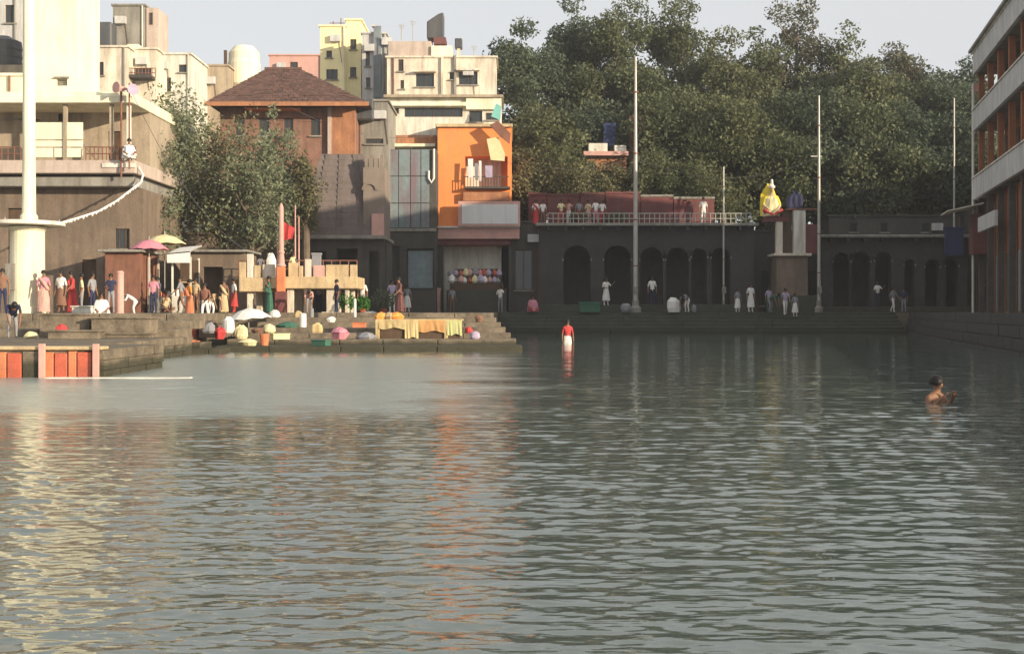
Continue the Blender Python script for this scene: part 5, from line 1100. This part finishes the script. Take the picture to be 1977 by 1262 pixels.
PP = [
 ('person in navy shirt and pale trousers bending at the far left edge', 24, 40.0, 1.43, 'bend', 'cb', 'cgr', .5, 1.0, None),
 ('person in dark clothes standing behind the bending one at the left edge', 5, 48.5, PQ, 'stand', 'cbr', 'cb', .2, 1.0, None),
 ('person in pink sari standing by the pillar base', 84, 49.2, PQ, 'stand', 'cp', 'pinkb', .4, .98, 'sari'),
 ('person in white shirt and brown skirt right of the pillar', 118, 49.4, PQ, 'stand', 'cw', 'cbr', -.3, .98, 'dhoti'),
 ('person in white shawl sitting on the bench beside the pink post', 196, 47.5, Z(612, 47.0), 'sit', 'cw', 'cw', .3, 1.05, 'shawl'),
 ('person in dark clothes seated behind the white shawled one', 178, 50.5, PQ, 'stand', 'cgr', 'cb', 1.2, .95, None),
 ('person in white standing on the balcony corner of the dark building', 249, 61.2, Z(312, 62)+.01, 'sit', 'cw', 'cw', .4, 1.1, 'shawl'),
 ('person in orange brown shirt squatting by the tea stall', 318, 59.8, PQ, 'sit', 'gold', 'cbr', .8, 1.15, None),
 ('person in lavender shirt walking in front of the tea stall', 306, 59.7, PQ, 'walk', 'clv', 'cgr', -.6, 1.0, None),
 ('person in ochre clothes standing left of the low brown shed', 378, 58.9, GZ, 'stand', 'gold', 'cbr', -.4, .95, None),
 ('person in white turban cloth bending on the middle steps', 408, 57.0, stz(57.0), 'bend', 'gold', 'cw', 1.0, 1.0, None),
 ('person in brown sari beside the bending figure on the steps', 432, 58.2, stz(58.2), 'stand', 'cbr', 'gold', 0, .9, 'sari'),
 ('person in pale shirt at the stage railing left of the mast', 503, 61.2, Z(534, 60)+.01, 'stand', 'cw', 'gold', 0, .62, None),
 ('person in yellow shirt leaning on the stage right of the mast', 566, 61.2, Z(534, 60)+.01, 'stand', 'cyl', 'cbr', .2, .68, None),
 ('person in purple shirt and white trousers before the temple hall', 757, 72.5, PQ, 'stand', 'clv', 'cw', .2, 1.1, None),
 ('person in dark shirt and white dhoti before the blue shutter', 786, 78, PQ, 'stand', 'cgr', 'cw', 0, 1.0, 'dhoti'),
 ('person with blue grey shirt under the stage', 616, 61.8, PQ, 'stand', 'cgr', 'cb', 0, .95, None),
 ('person in all white with raised hand before the second arch', 1170, 84.4, 2.66, 'gesture', 'cw', 'cw', .3, 1.1, 'dhoti'),
 ('person in white shirt and dark trousers right of the tallest pole', 1259, 84.3, 2.66, 'stand', 'cw', 'cb', .1, 1.15, None),
 ('person in striped grey standing behind the white washing bundle', 1326, 83.4, PQ, 'bend', 'cgr', 'cw', -.8, 1.1, None),
 ('person in pink sari seated at the left end of the dark steps', 1028, 83.8, PQ, 'sit', 'cp', 'cr', .2, 1.3, 'shawl'),
 ('person in grey shirt and white dhoti left of the shrine', 1424, 83.6, PQ, 'stand', 'cgr', 'cw', .3, .92, 'dhoti'),
 ('tall person in white kurta beside the green shawled one', 1449, 83.4, PQ, 'stand', 'cw', 'cw', .3, 1.12, 'dhoti'),
 ('person in green shawl leaning at the shrine steps', 1488, 83.2, PQ, 'bend', 'cg', 'cgr', .9, 1.1, None),
 ('person in lavender top and green skirt at the shrine wall', 1484, 84.3, PQ, 'stand', 'clv', 'cg', .3, 1.0, None),
 ('person in lavender shirt and white trousers before the shrine', 1516, 83.0, PQ-.2, 'walk', 'clv', 'cw', 0, 1.05, None),
 ('person in white dhoti right below the shrine', 1535, 82.8, PQ-.3, 'stand', 'cgr', 'cw', .2, .9, 'dhoti'),
 ('person in white vest before the dark opening of the second arcade', 1694, 86.6, PQ+.4, 'gesture', 'cw', 'cb', 0, 1.0, None),
 ('person in grey with white trousers walking past the second arcade', 1724, 83.3, PQ, 'walk', 'cgr', 'cw', .6, 1.0, None),
 ('person in dark shirt and pale trousers near the second arcade', 1745, 83.7, PQ, 'stand', 'cb', 'cgr', -.4, .95, None),
 ('person in white shirt by the shop of the rust building', 1923, 71, PQ, 'stand', 'cw', 'cb', .5, 1.15, None),
 ('person in dark clothes standing left of the white shirted shopper', 1900, 72.5, PQ, 'stand', 'cb', 'cb', .1, 1.05, None),
 ('person in white on the terrace close to the rust railing end', 1358, 86.9, ZT, 'stand', 'cw', 'cw', 0, 1.1, None),
 ('person in white kurta leaning on the terrace beside the pole', 1150, 86.8, ZT, 'stand', 'cw', 'cp', .2, 1.02, None),
 ('person in white and red right of the leaning one on the terrace', 1163, 86.9, ZT, 'stand', 'cw', 'cr', -.2, .98, None),
 ('person in maroon sari at the left end of the terrace', 1034, 87.0, ZT, 'stand', 'cw', 'cr', .2, 1.0, 'sari'),
 ('person in white shirt second from left on the terrace', 1048, 87.1, ZT, 'stand', 'cw', 'cbr', 0, .98, None),
 ('person in pale yellow on the terrace behind the railing', 1083, 86.9, ZT, 'gesture', 'cyl', 'cr', .2, 1.0, None),
 ('person in pink with raised arm in the terrace crowd', 1098, 87.1, ZT, 'gesture', 'pinkb', 'cw', -.3, 1.0, None),
 ('person in grey at the middle of the terrace crowd', 1118, 87.0, ZT, 'stand', 'cgr', 'cr', 0, 1.0, None),
 ('person in cream dress on the terrace', 1136, 87.0, ZT, 'stand', 'cyl', 'pinkb', .3, .98, 'sari'),
 ('person in white by the offering stall left side', 873, 84.0, PQ, 'stand', 'cgr', 'cbr', .4, 1.0, None),
 ('person in white cap by the offering stall right side', 966, 84.2, PQ, 'gesture', 'cw', 'cgr', -.4, 1.05, None),
 ('person in red shirt wading by the dark steps in the middle', 1096, 58.0, .08, 'stand', 'cr', 'cw', .2, 1.05, 'dhoti'),
 ('person bathing chest deep in the water at the right', 1803, 20.5, .66, 'bathe', 'skin', 'cw', .6, 1.05, None),
 ('person in pale shirt at the far left bank behind the pillar', -12, 51, PQ, 'stand', 'cw', 'cb', 0, 1.0, None),
]
for p in PP: person(p[0], *p[1:9], dress=p[9])
# seated statue in yellow on the shrine ledge
bm_, hm_, fm_, hp, hd = POSES['sit']; Y = 84.9
r2 = thing('statue', 'bright yellow robed seated statue with white topknot on the shrine ledge', 'statue', (X(1493, Y), Y+.7, Z(418, Y)))
b_ = bpy.data.objects.new('body', bm_); C.objects.link(b_); b_.parent = r2; b_.scale = (2.3, 2.0, 2.35)
for i_, mm in ((0, M['gold']), (1, M['cy']), (2, M['cr'])): b_.material_slots[i_].link = 'OBJECT'; b_.material_slots[i_].material = mm
MB().lathe((0, -.1, 0), [(.62, .05), (.66, .35), (.50, .9), (.44, 1.25), (.16, 1.45)], 16, wob=.10, seed=8, sy=.8).build('robe', M['cyl'], r2, local=True)
MB().lathe((-.12, .1, 0), [(.60, .1), (.62, .9), (.50, 1.5), (.30, 2.0), (.1, 2.2)], 12, wob=.14, seed=9, sy=.35).build('back_cloth', M['cy'], r2, local=True)
MB().lathe((0, -.22, 1.98), [(.20, 0), (.24, .12), (.1, .26), (.09, .55), (.03, .62)], 10).build('topknot', M['cw'], r2, local=True)
rr = random.Random(77)
crowd = [(-30, 49.5, 'white shirt', 'cw', 'cb'), (140, 50.5, 'red sari', 'cr', 'cr'), (158, 52.0, 'cream shirt', 'cyl', 'cgr'), (214, 53.0, 'blue shirt', 'cb', 'cgr'), (258, 57.0, 'white kurta', 'cw', 'cw'),
         (296, 57.5, 'pink shirt', 'cp', 'cb'), (350, 58.6, 'grey shirt', 'cgr', 'cbr'), (366, 56.5, 'orange sari', 'co', 'saff'), (396, 54.5, 'rust shirt', 'rust', 'cw'), (452, 58.8, 'white shirt and red wrap', 'cw', 'cr'),
         (520, 58.3, 'green sari', 'cg', 'cg'), (597, 58.6, 'pale pink shirt', 'pinkb', 'cgr'), (650, 58.9, 'navy shirt', 'cb', 'cb'), (772, 57.9, 'maroon sari', 'maroon', 'maroon'), (700, 63.0, 'white shirt', 'cw', 'cgr')]
beh = ['at the left edge behind the river wall', 'between the pillar and the sitting figure', 'just right of the red sari by the pillar', 'left of the pink masonry post', 'at the left side of the tea stall', 'under the pink umbrella', 'before the tea stall counter',
       'on the steps below the tea stall', 'on the steps left of the brown shed door', 'at the left foot of the stage', 'between the stage leg and the mast', 'on the top step under the stage', 'under the right end of the stage', 'on the top step behind the draped platform', 'behind the white topped table']
for k, (px, Yq, lb, u_, l_) in enumerate(crowd):
    ps = ['stand', 'walk', 'stand', 'gesture', 'bend', 'stand', 'walk'][k % 7]
    person('person in '+lb+' '+beh[k], px, Yq, (stz(Yq) if Yq < 59.2 and px > 240 else GZ)+.005, ps, u_, l_, rr.uniform(-1.6, 1.6), rr.uniform(.9, 1.02), 'sari' if 'sari' in lb else 'dhoti' if 'kurta' in lb or 'wrap' in lb else None)
KN = ['sack', 'basket', 'cloth_bundle', 'basket', 'crate']
CN = {'cw': 'white', 'saff': 'saffron', 'cr': 'red', 'cyl': 'cream', 'ocl': 'ochre', 'cp': 'pink', 'cgr': 'grey', 'cbr': 'brown', 'cg': 'green'}
spots = [(118, 40.3, 'left part of the red panel terrace'), (150, 41.4, 'terrace left of the post'), (60, 39.6, 'terrace by the bending figure'), (215, 42.6, 'steps right of the long bench'), (262, 44.6, 'edge of the brown landing'), (300, 45.7, 'middle of the brown landing'),
 (330, 47.1, 'upper brown landing'), (372, 46.3, 'steps behind the landing'), (405, 50.2, 'steps left of the cream umbrella'), (425, 48.3, 'lower steps left of the cream umbrella'), (498, 50.1, 'steps under the tilted umbrella'), (540, 48.2, 'lower steps below the mast'), (556, 52.1, 'steps in front of the mast'),
 (612, 50.3, 'steps below the stage'), (640, 54.0, 'upper steps below the stage'), (655, 48.2, 'lower steps right of the stage'), (694, 52.2, 'steps under the white table'), (706, 48.3, 'steps left of the draped platform'), (905, 50.4, 'steps right of the draped platform'), (925, 54.2, 'upper right end of the steps'), (480, 46.5, 'lowest step below the umbrella'), (620, 46.5, 'lowest step below the stage'), (576, 56.0, 'upper steps by the white drum'), (530, 55.9, 'upper steps by the mast foot')]
for k, (px, Yq, lb) in enumerate(spots):
    nm = KN[(k*3+1) % 5]; ck = list(CN)[(k*5+2) % 9]; w_, h_ = rr.uniform(.16, .34), rr.uniform(.22, .5)
    z = stz(Yq) if px > 236 and Yq > 46 else (1.43 if Yq < 42 else 1.69 if Yq < 43.8 and px < 240 else .97 if Yq < 45.2 else 1.17)
    if px < 380 and Yq > 46.5: z = 1.41
    prof = {'sack': [(w_*.8, 0), (w_, h_*.2), (w_*.85, h_*.75), (w_*.3, h_)], 'basket': [(w_*.7, 0), (w_, h_*.5), (w_*1.05, h_*.55), (w_*.8, h_*.8), (w_*.2, h_*.95)], 'cloth_bundle': [(w_*1.2, 0), (w_*1.3, h_*.2), (w_*.8, h_*.5), (w_*.2, h_*.6)]}.get(nm)
    o = (MB().lathe((0, 0, 0), prof, 11, wob=.16, seed=k) if prof else MB().box(-w_, w_, -.2, .2, 0, h_*.8).box(-w_-.03, w_+.03, -.23, .23, h_*.8, h_*.9)).build(nm, M[ck]); o.location = (X(px, Yq), Yq, z); o.rotation_euler = (0, 0, rr.uniform(-.6, .6))
    tag(o, CN[ck]+' '+nm.replace('_', ' ')+' on the '+lb, 'bundle' if nm == 'cloth_bundle' else nm, 'belongings scattered on the steps')
# washing bundle and bucket on the right quay
for k, (px, w_, h_, mm, lb, nm) in enumerate(((1300, 20, .95, 'cw', 'big white washing bundle on the quay before the arches', 'cloth_bundle'), (1340, 8, .5, 'cgr', 'small grey bundle right of the white washing', 'cloth_bundle'), (1208, 14, .6, 'cgr', 'grey sack at the foot of the tallest pole', 'sack'), (1138, 30, .7, 'cg', 'dark green crate on the steps before the first arches', 'crate'))):
    Yc = 83.6; ww = w_/2/FOC*Yc*1.3
    o = (MB().box(-ww, ww, -.4, .4, 0, h_*.85).box(-ww-.05, ww+.05, -.45, .45, h_*.85, h_) if nm == 'crate' else MB().lathe((0, 0, 0), [(ww*.8, 0), (ww, h_*.3), (ww*.9, h_*.75), (ww*.4, h_)], 10, wob=.15, seed=k)).build(nm, M[mm]); o.location = (X(px, Yc), Yc, GZ+.01)
    tag(o, lb, 'crate' if nm == 'crate' else 'bundle')
hz = MB().box(-150, 150, -25, 135, -3.2, 44).build('haze', bpy.data.materials.new('haze'), loc=(0, 60, -3.2)); tag(hz, kind='stuff')
hm = hz.data.materials[0]; hm.use_nodes = True; hn = hm.node_tree.nodes; hn.remove(hn['Principled BSDF'])
pv = hn.new('ShaderNodeVolumePrincipled'); pv.inputs['Density'].default_value = 0.0005; pv.inputs['Color'].default_value = (.95, .96, 1, 1); pv.inputs['Anisotropy'].default_value = 0.2
hm.node_tree.links.new(pv.outputs[0], hn['Material Output'].inputs['Volume'])
print('verts', sum(len(m.vertices) for m in bpy.data.meshes))
